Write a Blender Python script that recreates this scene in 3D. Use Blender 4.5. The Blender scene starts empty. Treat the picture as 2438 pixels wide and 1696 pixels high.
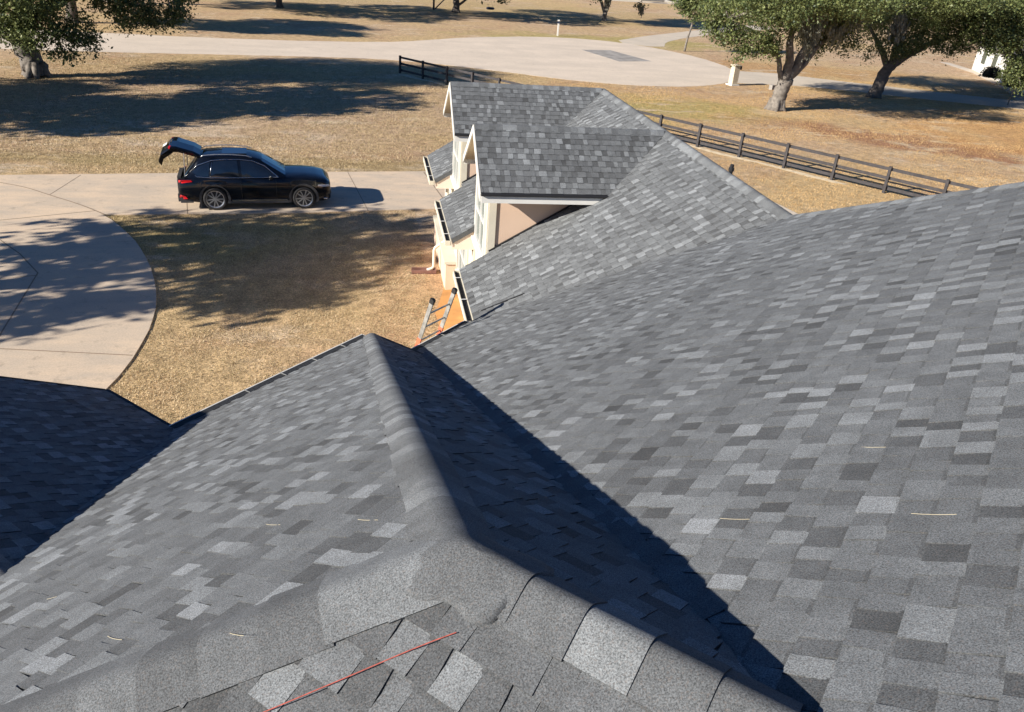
import bpy, math, random
import numpy as np
from mathutils import Vector, Matrix
C = bpy.context.scene.collection
scene = bpy.context.scene
PI = math.pi

# ------------------------------------------------------------------ camera
cam_d = bpy.data.cameras.new('camera'); cam = bpy.data.objects.new('camera', cam_d); C.objects.link(cam)
cam_d.sensor_width = 36.0; cam_d.lens = 27.69; cam_d.clip_start = 0.05; cam_d.clip_end = 1500
_r = Vector((0.9841, -0.1638, 0.0689)).normalized()
_f = Vector((0.1769, 0.8661, -0.4675)); _f = (_f - _f.dot(_r) * _r).normalized()
_u = _r.cross(_f)
cam.matrix_world = Matrix(((_r.x, _u.x, -_f.x, 0), (_r.y, _u.y, -_f.y, 0), (_r.z, _u.z, -_f.z, 8.933), (0, 0, 0, 1)))
scene.camera = cam

# ------------------------------------------------------------------ sky and sun
SUN_EL = math.radians(24.3); SUN_AZ = math.radians(20.5)     # light travels towards +X, turned 19 deg to +Y
w = bpy.data.worlds.new('World'); scene.world = w; w.use_nodes = True
nt = w.node_tree; nt.nodes.clear()
sky = nt.nodes.new('ShaderNodeTexSky'); sky.sky_type = 'NISHITA'; sky.sun_disc = False
sky.sun_elevation = SUN_EL; sky.air_density = 0.9; sky.dust_density = 0.1; sky.ozone_density = 5.0
to_sun = Vector((-math.cos(SUN_AZ) * math.cos(SUN_EL), -math.sin(SUN_AZ) * math.cos(SUN_EL), math.sin(SUN_EL)))
sky.sun_rotation = math.atan2(to_sun.x, to_sun.y)
bg = nt.nodes.new('ShaderNodeBackground'); bg.inputs['Strength'].default_value = 0.050
out = nt.nodes.new('ShaderNodeOutputWorld')
tint = nt.nodes.new('ShaderNodeMix'); tint.data_type = 'RGBA'; tint.blend_type = 'MULTIPLY'; tint.inputs[0].default_value = 1.0; tint.inputs[7].default_value = (.52, .76, 1.0, 1)
nt.links.new(sky.outputs[0], tint.inputs[6]); nt.links.new(tint.outputs[2], bg.inputs[0]); nt.links.new(bg.outputs[0], out.inputs[0])
sd = bpy.data.lights.new('sun', 'SUN'); sd.energy = 5.0; sd.angle = math.radians(0.55); sd.color = (1.0, 0.93, 0.83)
so = bpy.data.objects.new('sun', sd); C.objects.link(so); so.location = (-30, -10, 40)
so.rotation_euler = (-to_sun).to_track_quat('-Z', 'Y').to_euler()
scene.view_settings.view_transform = 'Standard'; scene.view_settings.look = 'None'
scene.view_settings.exposure = 0.95; scene.view_settings.gamma = 1.0

# ------------------------------------------------------------------ materials
def new_mat(name):
    m = bpy.data.materials.new(name); m.use_nodes = True
    n = m.node_tree.nodes; l = m.node_tree.links
    return m, n, l, n['Principled BSDF']
def simple(name, col, rough=0.7, metal=0.0, coat=0.0, var=0.0, vscale=6.0, bump=0.0, bscale=60.0, spec=0.5):
    m, n, l, b = new_mat(name)
    b.inputs['Base Color'].default_value = (*col, 1); b.inputs['Roughness'].default_value = rough
    b.inputs['Metallic'].default_value = metal
    b.inputs['Specular IOR Level'].default_value = spec
    if coat: b.inputs['Coat Weight'].default_value = coat; b.inputs['Coat Roughness'].default_value = 0.06
    tc = n.new('ShaderNodeTexCoord')
    if var:
        no = n.new('ShaderNodeTexNoise'); no.inputs['Scale'].default_value = vscale; no.inputs['Detail'].default_value = 5
        l.new(tc.outputs['Object'], no.inputs['Vector'])
        mr = n.new('ShaderNodeMapRange'); mr.inputs[1].default_value = .3; mr.inputs[2].default_value = .7
        mr.inputs[3].default_value = 1 - var; mr.inputs[4].default_value = 1 + var
        l.new(no.outputs[0], mr.inputs[0])
        vm = n.new('ShaderNodeVectorMath'); vm.operation = 'SCALE'; vm.inputs[0].default_value = col
        l.new(mr.outputs[0], vm.inputs['Scale']); l.new(vm.outputs[0], b.inputs['Base Color'])
    if bump:
        n2 = n.new('ShaderNodeTexNoise'); n2.inputs['Scale'].default_value = bscale; n2.inputs['Detail'].default_value = 4
        l.new(tc.outputs['Object'], n2.inputs['Vector'])
        bp = n.new('ShaderNodeBump'); bp.inputs['Strength'].default_value = bump; bp.inputs['Distance'].default_value = 0.02
        l.new(n2.outputs[0], bp.inputs['Height']); l.new(bp.outputs[0], b.inputs['Normal'])
    return m

def ramp(n, pts):
    r = n.new('ShaderNodeValToRGB'); e = r.color_ramp.elements
    while len(e) < len(pts): e.new(0.5)
    for i, (p, c) in enumerate(pts): e[i].position = p; e[i].color = (*c, 1)
    return r
def math_n(n, l, op, a, b):
    m = n.new('ShaderNodeMath'); m.operation = op
    for i, v in enumerate((a, b)):
        if isinstance(v, (int, float)): m.inputs[i].default_value = v
        elif v is not None: l.new(v, m.inputs[i])
    return m.outputs[0]
def noise(n, l, vec, scale, detail=4, rough=.5):
    t = n.new('ShaderNodeTexNoise'); t.inputs['Scale'].default_value = scale; t.inputs['Detail'].default_value = detail
    t.inputs['Roughness'].default_value = rough
    l.new(vec, t.inputs['Vector']); return t.outputs[0]
def rng_map(n, l, v, a, b, c, d):
    m = n.new('ShaderNodeMapRange'); m.inputs[1].default_value = a; m.inputs[2].default_value = b
    m.inputs[3].default_value = c; m.inputs[4].default_value = d; l.new(v, m.inputs[0]); return m.outputs[0]
def mixc(n, l, f, a, b, mode='MIX'):
    m = n.new('ShaderNodeMix'); m.data_type = 'RGBA'; m.blend_type = mode
    if isinstance(f, (int, float)): m.inputs[0].default_value = f
    else: l.new(f, m.inputs[0])
    for i, v in ((6, a), (7, b)):
        if isinstance(v, tuple): m.inputs[i].default_value = (*v, 1)
        else: l.new(v, m.inputs[i])
    return m.outputs[2]

def shingle_material():
    m, n, l, b = new_mat('asphalt_shingle')
    at = n.new('ShaderNodeAttribute'); at.attribute_name = 'tone'
    tc = n.new('ShaderNodeTexCoord'); ob = tc.outputs['Object']
    r = ramp(n, [(0.0, (.052, .055, .057)), (.35, (.095, .101, .106)), (.6, (.133, .142, .148)), (.8, (.176, .188, .195)), (1.0, (.228, .242, .252))])
    l.new(at.outputs['Fac'], r.inputs[0])
    g = noise(n, l, ob, 190, 4, .8)
    gm = rng_map(n, l, g, .36, .64, .32, 1.66)
    bl = noise(n, l, ob, 9, 4); bm = rng_map(n, l, bl, .3, .7, .86, 1.14)
    bl2 = noise(n, l, ob, .7, 4); bm2 = rng_map(n, l, bl2, .3, .7, .90, 1.10)
    s = math_n(n, l, 'MULTIPLY', gm, math_n(n, l, 'MULTIPLY', bm, bm2))
    vm = n.new('ShaderNodeVectorMath'); vm.operation = 'SCALE'; l.new(r.outputs[0], vm.inputs[0]); l.new(s, vm.inputs['Scale'])
    # a few warm granules
    g2 = noise(n, l, ob, 130, 2); wf = rng_map(n, l, g2, .56, .66, 0, .35)
    c = mixc(n, l, wf, vm.outputs[0], (.16, .135, .12))
    l.new(c, b.inputs['Base Color']); b.inputs['Roughness'].default_value = .88
    b.inputs['Specular IOR Level'].default_value = .35
    bp = n.new('ShaderNodeBump'); bp.inputs['Strength'].default_value = .55; bp.inputs['Distance'].default_value = .003
    l.new(g, bp.inputs['Height']); l.new(bp.outputs[0], b.inputs['Normal'])
    return m

def ground_material():
    m, n, l, b = new_mat('dry_lawn')
    tc = n.new('ShaderNodeTexCoord'); ob = tc.outputs['Object']
    big = noise(n, l, ob, .055, 5, .55); mid = noise(n, l, ob, .22, 5, .6)
    c = mixc(n, l, rng_map(n, l, big, .40, .60, 0, 1), (.52, .375, .200), (.49, .345, .215))
    c = mixc(n, l, rng_map(n, l, mid, .52, .68, 0, .75), c, (.43, .275, .165))       # rusty leaf litter
    def spot(cx, cy, rx, ry, rot=0.0):
        mp = n.new('ShaderNodeMapping'); mp.vector_type = 'TEXTURE'
        mp.inputs['Location'].default_value = (cx, cy, 0); mp.inputs['Scale'].default_value = (rx, ry, 1e5)
        mp.inputs['Rotation'].default_value = (0, 0, rot)
        l.new(ob, mp.inputs['Vector'])
        ln = n.new('ShaderNodeVectorMath'); ln.operation = 'LENGTH'; l.new(mp.outputs[0], ln.inputs[0])
        v = math_n(n, l, 'ADD', ln.outputs['Value'], rng_map(n, l, noise(n, l, ob, .3, 5, .6), .25, .75, -.55, .55))
        return rng_map(n, l, v, .65, 1.25, 1, 0)
    def blend(c, f, k, col): return mixc(n, l, math_n(n, l, 'MULTIPLY', f, k), c, col)
    c = blend(c, spot(19.5, 49.5, 7, 4), .75, (.40, .33, .115))         # yellow-green patch in the field
    c = blend(c, spot(27, 87, 16, 4.5), .75, (.37, .31, .115))
    c = blend(c, spot(37, 71, 14, 4), .6, (.44, .25, .10))
    c = blend(c, spot(31, 42, 9, 2.6, -.6), .85, (.30, .15, .09))
    c = blend(c, spot(44, 45, 10, 8), .55, (.50, .25, .09))
    c = blend(c, spot(-8, 45, 14, 10), .6, (.47, .335, .23))              # duller, leaf-strewn turf left
    c = blend(c, spot(-6, 24.5, 5, 2.2), .6, (.30, .25, .085))
    c = blend(c, spot(-3, 33.8, 16, 1.0), .5, (.27, .21, .085))
    c = blend(c, spot(1.3, 20.5, 1.1, 6), .3, (.36, .20, .115))
    c = blend(c, spot(0, 120, 60, 14), .35, (.36, .29, .12))
    # sandy bare streaks
    mp = n.new('ShaderNodeMapping'); mp.inputs['Scale'].default_value = (.45, 1.0, 1); l.new(ob, mp.inputs['Vector'])
    sn = noise(n, l, mp.outputs[0], .75, 8, .72)
    area = noise(n, l, ob, .11, 3)
    sf = math_n(n, l, 'MULTIPLY', rng_map(n, l, sn, .52, .60, 0, 1), rng_map(n, l, area, .45, .56, 0, .95))
    c = mixc(n, l, sf, c, (.56, .44, .30))
    sp = spot(27.3, 49.5, 2.6, 1.3); c = blend(c, sp, .8, (.58, .43, .26))
    sp = spot(-9.5, 38.5, 7, 2.6); c = blend(c, math_n(n, l, 'MULTIPLY', sp, rng_map(n, l, sn, .47, .56, 0, 1)), .85, (.58, .46, .33))
    sp = spot(28, 31.5, 6, 3); c = blend(c, math_n(n, l, 'MULTIPLY', sp, rng_map(n, l, sn, .50, .60, 0, 1)), .85, (.62, .47, .29))
    f1 = noise(n, l, ob, 2.2, 7, .75); f2 = noise(n, l, ob, 15, 5, .8); f3 = noise(n, l, ob, 60, 4, .85)
    s = math_n(n, l, 'MULTIPLY', rng_map(n, l, f1, .36, .64, .70, 1.30), math_n(n, l, 'MULTIPLY', rng_map(n, l, f2, .34, .66, .50, 1.50), rng_map(n, l, f3, .34, .66, .50, 1.50)))
    vm = n.new('ShaderNodeVectorMath'); vm.operation = 'SCALE'; l.new(c, vm.inputs[0]); l.new(s, vm.inputs['Scale'])
    l.new(vm.outputs[0], b.inputs['Base Color']); b.inputs['Roughness'].default_value = .95; b.inputs['Specular IOR Level'].default_value = .1
    hh = math_n(n, l, 'ADD', f2, math_n(n, l, 'MULTIPLY', f1, 1.5))
    bp = n.new('ShaderNodeBump'); bp.inputs['Strength'].default_value = .7; bp.inputs['Distance'].default_value = .05
    l.new(hh, bp.inputs['Height']); l.new(bp.outputs[0], b.inputs['Normal'])
    return m

def concrete_material(name, col, col2, streak=.5, scale=.5):
    m, n, l, b = new_mat(name)
    tc = n.new('ShaderNodeTexCoord'); ob = tc.outputs['Object']
    mp = n.new('ShaderNodeMapping'); mp.inputs['Scale'].default_value = (scale, scale * 3, 1); l.new(ob, mp.inputs['Vector'])
    a = noise(n, l, mp.outputs[0], 1.1, 7, .65); a2 = noise(n, l, ob, .35, 4)
    c = mixc(n, l, rng_map(n, l, a, .38, .66, 0, streak), col, col2)
    c = mixc(n, l, rng_map(n, l, a2, .42, .66, 0, streak * .8), c, col2)
    st = noise(n, l, ob, 2.7, 6, .7)
    c = mixc(n, l, rng_map(n, l, st, .56, .72, 0, .5), c, tuple(x * .55 for x in col2))
    f = rng_map(n, l, noise(n, l, ob, 26, 5, .7), .3, .7, .87, 1.13)
    vm = n.new('ShaderNodeVectorMath'); vm.operation = 'SCALE'; l.new(c, vm.inputs[0]); l.new(f, vm.inputs['Scale'])
    l.new(vm.outputs[0], b.inputs['Base Color']); b.inputs['Roughness'].default_value = .9; b.inputs['Specular IOR Level'].default_value = .2
    return m

def leaf_material(name, lo, hi):
    m, n, l, b = new_mat(name)
    at = n.new('ShaderNodeAttribute'); at.attribute_name = 'tone'
    c = mixc(n, l, at.outputs['Fac'], lo, hi)
    l.new(c, b.inputs['Base Color']); b.inputs['Roughness'].default_value = .5; b.inputs['Specular IOR Level'].default_value = .35
    tr = n.new('ShaderNodeBsdfTranslucent'); l.new(c, tr.inputs[0])
    mx = n.new('ShaderNodeMixShader'); mx.inputs[0].default_value = .22
    l.new(b.outputs[0], mx.inputs[1]); l.new(tr.outputs[0], mx.inputs[2])
    l.new(mx.outputs[0], n['Material Output'].inputs['Surface'])
    return m

M = dict(
    shingle=shingle_material(), ground=ground_material(),
    drive=concrete_material('driveway_concrete', (.64, .50, .36), (.45, .385, .31), .8, .5),
    road=concrete_material('road_concrete', (.66, .56, .45), (.53, .455, .37), .7, .12),
    walk=concrete_material('path_concrete', (.58, .50, .40), (.45, .40, .33), .5, .3),
    patch=simple('asphalt_patch', (.29, .27, .245), .9, var=.28, vscale=1.2),
    joint=simple('joint_dirt', (.25, .19, .135), .95),
    sand=simple('sand_edge', (.60, .49, .33), .95, var=.25, vscale=4),
    leaf_lit=leaf_material('oak_leaf', (.035, .062, .024), (.235, .262, .095)),
    leaf_far=leaf_material('oak_leaf_far', (.05, .07, .028), (.17, .18, .075)),
    moss=leaf_material('hanging_moss', (.15, .15, .11), (.32, .31, .24)),
    bark=simple('oak_bark', (.165, .145, .125), .9, var=.38, vscale=5, bump=1.0, bscale=9),
    barkdark=simple('dark_bark', (.12, .10, .085), .9, var=.3, vscale=5, bump=.9, bscale=9),
    stucco=simple('peach_stucco', (.64, .47, .35), .9, var=.04, vscale=2, bump=.15, bscale=90),
    cream=simple('cream_trim', (.60, .555, .45), .55, var=.05, vscale=3),
    white=simple('white_trim', (.66, .65, .61), .5, var=.05, vscale=3),
    soffit=simple('tan_soffit', (.46, .37, .26), .8, var=.08, vscale=8),
    pale=simple('boxed_soffit', (.72, .60, .50), .8, var=.04),
    brick=simple('brick_base', (.50, .30, .20), .9, var=.3, vscale=14, bump=.5, bscale=20),
    black=simple('black_metal', (.012, .012, .014), .6),
    guard=simple('gutter_guard', (.022, .024, .027), .75, var=.5, vscale=30, bump=.4, bscale=200),
    steel=simple('white_hanger', (.75, .75, .74), .35),
    glass=simple('window_glass', (.05, .075, .065), .06, spec=.9),
    fence=simple('fence_board', (.038, .034, .036), .75, var=.35, vscale=7, bump=.4, bscale=40),
    paint=simple('car_paint', (.004, .005, .008), .12, coat=.55, var=.03, vscale=2, spec=.3),
    carglass=simple('car_glass', (.006, .009, .015), .04, coat=.6, spec=.8),
    plastic=simple('dark_cladding', (.045, .045, .048), .6, var=.2, vscale=12),
    chrome=simple('chrome', (.62, .63, .65), .18, metal=1.0),
    silver=simple('silver_alloy', (.52, .53, .55), .3, metal=.8),
    tyre=simple('tyre_rubber', (.018, .018, .019), .8, var=.2, vscale=30),
    red=simple('red_lens', (.42, .008, .012), .15, coat=.8),
    lamp=simple('headlight_lens', (.55, .56, .60), .08, coat=1.0),
    plate=simple('number_plate', (.85, .84, .82), .4),
    cabin=simple('cabin_dark', (.03, .03, .032), .8),
    alu=simple('ladder_rail', (.40, .40, .38), .42, metal=.55, var=.35, vscale=9),
    orange=simple('orange_sleeve', (.55, .14, .07), .5, var=.15, vscale=20),
    rubber=simple('black_rubber', (.015, .015, .015), .7),
    ply=simple('plywood', (.50, .245, .08), .65, var=.2, vscale=2.5),
    string=simple('red_string', (.34, .075, .055), .8, var=.3, vscale=60),
    straw=simple('tab_edge_strip', (.50, .44, .30), .7),
    brickpale=simple('pillar_brick', (.52, .455, .34), .85, var=.16, vscale=8, bump=.8, bscale=14),
    terra=simple('splash_block', (.22, .11, .085), .85, var=.2),
    bush=leaf_material('bush_leaf', (.05, .045, .03), (.12, .10, .06)),
    navy=simple('blue_rubber', (.02, .03, .07), .5),
    roofgrey=simple('far_roof', (.20, .19, .18), .9, var=.15, vscale=1),
)

# ------------------------------------------------------------------ mesh helpers
class MB:
    def __init__(s): s.v = []; s.f = []; s.t = []
    def quad(s, *p, tone=None):
        i = len(s.v); s.v += [tuple(q) for q in p]; s.f.append(tuple(range(i, i + len(p)))); s.t.append(tone)
    def box(s, c, h, ax=None):
        c = Vector(c); ax = ax or (Vector((1, 0, 0)), Vector((0, 1, 0)), Vector((0, 0, 1)))
        i = len(s.v)
        for a in (-1, 1):
            for b in (-1, 1):
                for d in (-1, 1): s.v.append(tuple(c + ax[0] * (a * h[0]) + ax[1] * (b * h[1]) + ax[2] * (d * h[2])))
        for q in ((0, 1, 3, 2), (4, 6, 7, 5), (0, 4, 5, 1), (2, 3, 7, 6), (0, 2, 6, 4), (1, 5, 7, 3)):
            s.f.append(tuple(i + k for k in q)); s.t.append(None)
    def bar(s, p, q, hw, hh, up=Vector((0, 0, 1))):
        p = Vector(p); q = Vector(q); d = (q - p); L = d.length; d.normalize()
        sd_ = d.cross(up)
        if sd_.length < 1e-4: sd_ = d.cross(Vector((1, 0, 0)))
        sd_.normalize(); u = sd_.cross(d)
        s.box((p + q) / 2, (L / 2, hw, hh), (d, sd_, u))
    def tube(s, pts, rad, n=8, cap=True):
        pts = [Vector(p) for p in pts]; rings = []
        ref = None
        for k, p in enumerate(pts):
            d = (pts[min(k + 1, len(pts) - 1)] - pts[max(k - 1, 0)]).normalized()
            if ref is None: ref = d.orthogonal().normalized()
            a = (ref - ref.dot(d) * d).normalized(); ref = a; b = d.cross(a)
            r = rad[k] if isinstance(rad, (list, tuple)) else rad
            i = len(s.v); rings.append(i)
            for j in range(n):
                t = 2 * PI * j / n; s.v.append(tuple(p + a * (r * math.cos(t)) + b * (r * math.sin(t))))
        for A, B in zip(rings[:-1], rings[1:]):
            for j in range(n): s.f.append((A + j, A + (j + 1) % n, B + (j + 1) % n, B + j)); s.t.append(None)
        if cap:
            s.f.append(tuple(rings[0] + j for j in range(n))[::-1]); s.t.append(None)
            s.f.append(tuple(rings[-1] + j for j in range(n))); s.t.append(None)
    def prism(s, poly, z0, z1):
        n = len(poly); i = len(s.v)
        s.v += [(x, y, z0) for x, y in poly] + [(x, y, z1) for x, y in poly]
        s.f.append(tuple(range(i, i + n))[::-1]); s.f.append(tuple(range(i + n, i + 2 * n))); s.t += [None, None]
        for k in range(n): s.f.append((i + k, i + (k + 1) % n, i + n + (k + 1) % n, i + n + k)); s.t.append(None)
    def slab(s, poly, th):
        """3-D planar polygon thickened downwards by vector th"""
        n = len(poly); i = len(s.v); th = Vector(th)
        s.v += [tuple(p) for p in poly] + [tuple(Vector(p) - th) for p in poly]
        s.f.append(tuple(range(i, i + n))); s.f.append(tuple(range(i + n, i + 2 * n))[::-1]); s.t += [None, None]
        for k in range(n): s.f.append((i + k, i + n + k, i + n + (k + 1) % n, i + (k + 1) % n)); s.t.append(None)
def link(name, mb, mat, parent=None, smooth=False, offset=None):
    me = bpy.data.meshes.new(name); me.from_pydata(mb.v, [], mb.f)
    if any(t is not None for t in mb.t):
        a = me.attributes.new('tone', 'FLOAT', 'FACE'); a.data.foreach_set('value', [(.45 if t is None else t) for t in mb.t])
    me.materials.append(M[mat] if isinstance(mat, str) else mat)
    if smooth: me.polygons.foreach_set('use_smooth', [True] * len(me.polygons))
    me.update()
    o = bpy.data.objects.new(name, me); C.objects.link(o)
    if parent is not None: o.parent = parent
    if offset is not None: o.location = offset
    return o
def thing(name, label, cat, loc=(0, 0, 0), rz=0.0, group=None):
    o = bpy.data.objects.new(name, None); C.objects.link(o); o.location = loc; o.rotation_euler = (0, 0, rz)
    o.empty_display_size = .3
    o['label'] = label; o['category'] = cat
    if group: o['group'] = group
    return o
def tag(o, label, cat, group=None):
    o['label'] = label; o['category'] = cat
    if group: o['group'] = group
    return o
def struct(name, mb, mat, **k):
    o = link(name, mb, mat, **k); o['kind'] = 'structure'; return o
def smooth_poly(pts, it=2, closed=True):
    for _ in range(it):
        q = []
        n = len(pts)
        for i in range(n if closed else n - 1):
            a = pts[i]; b = pts[(i + 1) % n]
            q += [(a[0] * .75 + b[0] * .25, a[1] * .75 + b[1] * .25), (a[0] * .25 + b[0] * .75, a[1] * .25 + b[1] * .75)]
        if not closed: q = [pts[0]] + q + [pts[-1]]
        pts = q
    return pts

# ------------------------------------------------------------------ ground, road, drives
g = MB(); g.quad((-600, -300, 0), (900, -300, 0), (900, 1300, 0), (-600, 1300, 0)); struct('ground', g, 'ground')
def sheet(name, poly, mat, z, jit=0.0, seed=1):
    rr = random.Random(seed)
    if jit:
        q = []
        for i in range(len(poly)):
            a = poly[i]; b = poly[(i + 1) % len(poly)]; L = math.hypot(a[0] - b[0], a[1] - b[1]); k = max(1, int(L / .5))
            for j in range(k):
                t = j / k; q.append((a[0] + (b[0] - a[0]) * t + rr.uniform(-jit, jit), a[1] + (b[1] - a[1]) * t + rr.uniform(-jit, jit)))
        poly = q
    m_ = MB(); m_.prism(poly, -.05, z); return struct(name, m_, mat)
road = [(-90, 60.5), (-50, 60.0), (-23.95, 61.0), (-13.15, 62.9), (-8.4, 63.9), (-2.0, 65.0), (2.8, 65.1), (7.4, 63.3), (11.8, 60.8), (15.5, 58.9), (19.9, 58.0), (24.4, 58.7),
        (28.2, 61.3), (30.9, 65.2), (32.2, 69.7), (32.2, 74.2), (31.0, 79.3), (28.4, 84.0), (24.1, 87.4), (17.6, 87.2), (10.0, 83.0), (5.3, 78.4), (1.4, 75.4), (-7.9, 72.9), (-19.3, 72.0), (-50, 72.0), (-90, 72.5)]
sheet('road', smooth_poly(road, 1), 'road', .012, .06)
sheet('road_patch', [(20.3, 77.8), (23.4, 78.6), (25.4, 72.1), (22.0, 70.8)], 'patch', .018, .02)
sheet('side_drive', [(31.4, 68.6), (35.7, 68.3), (40.7, 65.3), (47.0, 62.0), (53.2, 58.9), (70, 50.5), (68, 46.5), (50.0, 55.2), (44.0, 57.6), (38.1, 60.3), (34.3, 61.7), (28.6, 61.6)], 'walk', .008, .03)
sheet('up_drive', smooth_poly([(25.4, 86.0), (30.4, 83.0), (32.5, 88.5), (34.6, 91.4), (37.5, 95.1), (44.8, 102.4), (60, 116), (56, 119), (46.2, 109.1), (38.7, 101.0), (31.7, 93.8)], 1), 'walk', .008, .03)
sheet('garden_path', [(63.4, 84.4), (61.3, 76.0), (57.1, 66.5), (50.8, 56.0), (53.4, 55.2), (58.8, 64.9), (62.9, 76.0), (64.4, 84.0)], 'walk', .006, .02)
sheet('driveway', [(-60, 27.6), (-13.14, 27.2), (-8.11, 26.75), (-1.91, 27.31), (2.41, 27.93), (10.5, 28.6), (10.5, 34.0), (2.25, 33.0), (-5.57, 32.1), (-13.14, 31.1), (-60, 29.6)], 'drive', .030, .012)
circle = [(-12.84, 30.1), (-11.79, 29.57), (-10.81, 28.73), (-9.51, 27.7), (-8.38, 26.58), (-7.52, 25.26), (-6.83, 24.0), (-6.2, 22.55), (-5.67, 20.92), (-5.4, 19.76), (-5.25, 18.5), (-5.22, 17.04), (-5.4, 15.5), (-6.0, 13.2), (-7.6, 10.4), (-12, 9), (-22, 12), (-27, 20), (-22, 28), (-16, 30.6)]
sheet('circle_drive', smooth_poly(circle, 1), 'drive', .034, .012)
sheet('side_apron', [(14.0, 22), (17.9, 22), (17.0, 27.7), (16.3, 31.4), (14.0, 31.4)], 'walk', .010)
jn = MB()
def jline(pts, z, w_=.012):
    for a, b in zip(pts[:-1], pts[1:]):
        jn.bar((a[0], a[1], z), (b[0], b[1], z), w_, .0015)
jline([(-6.96, 31.95), (-5.96, 26.93)], .032); jline([(-.79, 32.6), (.02, 27.5)], .032); jline([(2.33, 32.9), (2.98, 27.96)], .032, .022)
jline([(-10.81, 28.73), (-10.53, 31.3)], .032)
jline(smooth_poly([(-12.9, 30.15), (-11.8, 29.6), (-10.82, 28.76), (-9.5, 27.74), (-8.38, 26.62)], 2, False), .037, .022)
jline([(-13.2, 26.2), (-10.73, 24.28), (-9.79, 23.13), (-8.85, 21.7), (-8.42, 17.93), (-8.3, 12)], .037, .017)
jline([(-14, 20.4), (-9.64, 21.29), (-8.8, 21.54)], .037, .017); jline([(-12.5, 17.9), (-8.18, 17.25), (-5.3, 16.83)], .037, .016)
jline([(-8.9, 27.1), (-13.5, 25.1)], .037, .016)
jo = struct('concrete_joints', jn, 'joint')
FD = Vector((.598, -.801, 0)); FP0 = Vector((2.39, 58.7, 0)); FN = Vector((-.801, -.598, 0))
sp = []
rr = random.Random(5)
for i in range(60):
    p = FP0 + FD * (i * .55) + FN * (.34 + .10 * math.sin(i * .7) + rr.uniform(-.05, .05)); sp.append((p.x, p.y))
for i in range(59, -1, -1):
    p = FP0 + FD * (i * .55) + FN * (-.02 + rr.uniform(-.06, .06)); sp.append((p.x, p.y))
sheet('sand_strip', sp, 'sand', .006)

# ------------------------------------------------------------------ shingle roofs
def clip(poly, cp):
    out_ = poly
    for i in range(len(cp)):
        a = cp[i]; b = cp[(i + 1) % len(cp)]; inp = out_; out_ = []
        if not inp: return []
        def side(p): return (b[0] - a[0]) * (p[1] - a[1]) - (b[1] - a[1]) * (p[0] - a[0])
        for j in range(len(inp)):
            p = inp[j]; q = inp[(j + 1) % len(inp)]; sp_, sq = side(p), side(q)
            if sp_ >= 0: out_.append(p)
            if (sp_ > 0 and sq < 0) or (sp_ < 0 and sq > 0):
                t = sp_ / (sp_ - sq); out_.append((p[0] + (q[0] - p[0]) * t, p[1] + (q[1] - p[1]) * t))
    return out_
def ccw(p):
    a = sum(p[i][0] * p[(i + 1) % len(p)][1] - p[(i + 1) % len(p)][0] * p[i][1] for i in range(len(p)))
    return p if a > 0 else p[::-1]
EXPO = .143
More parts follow.
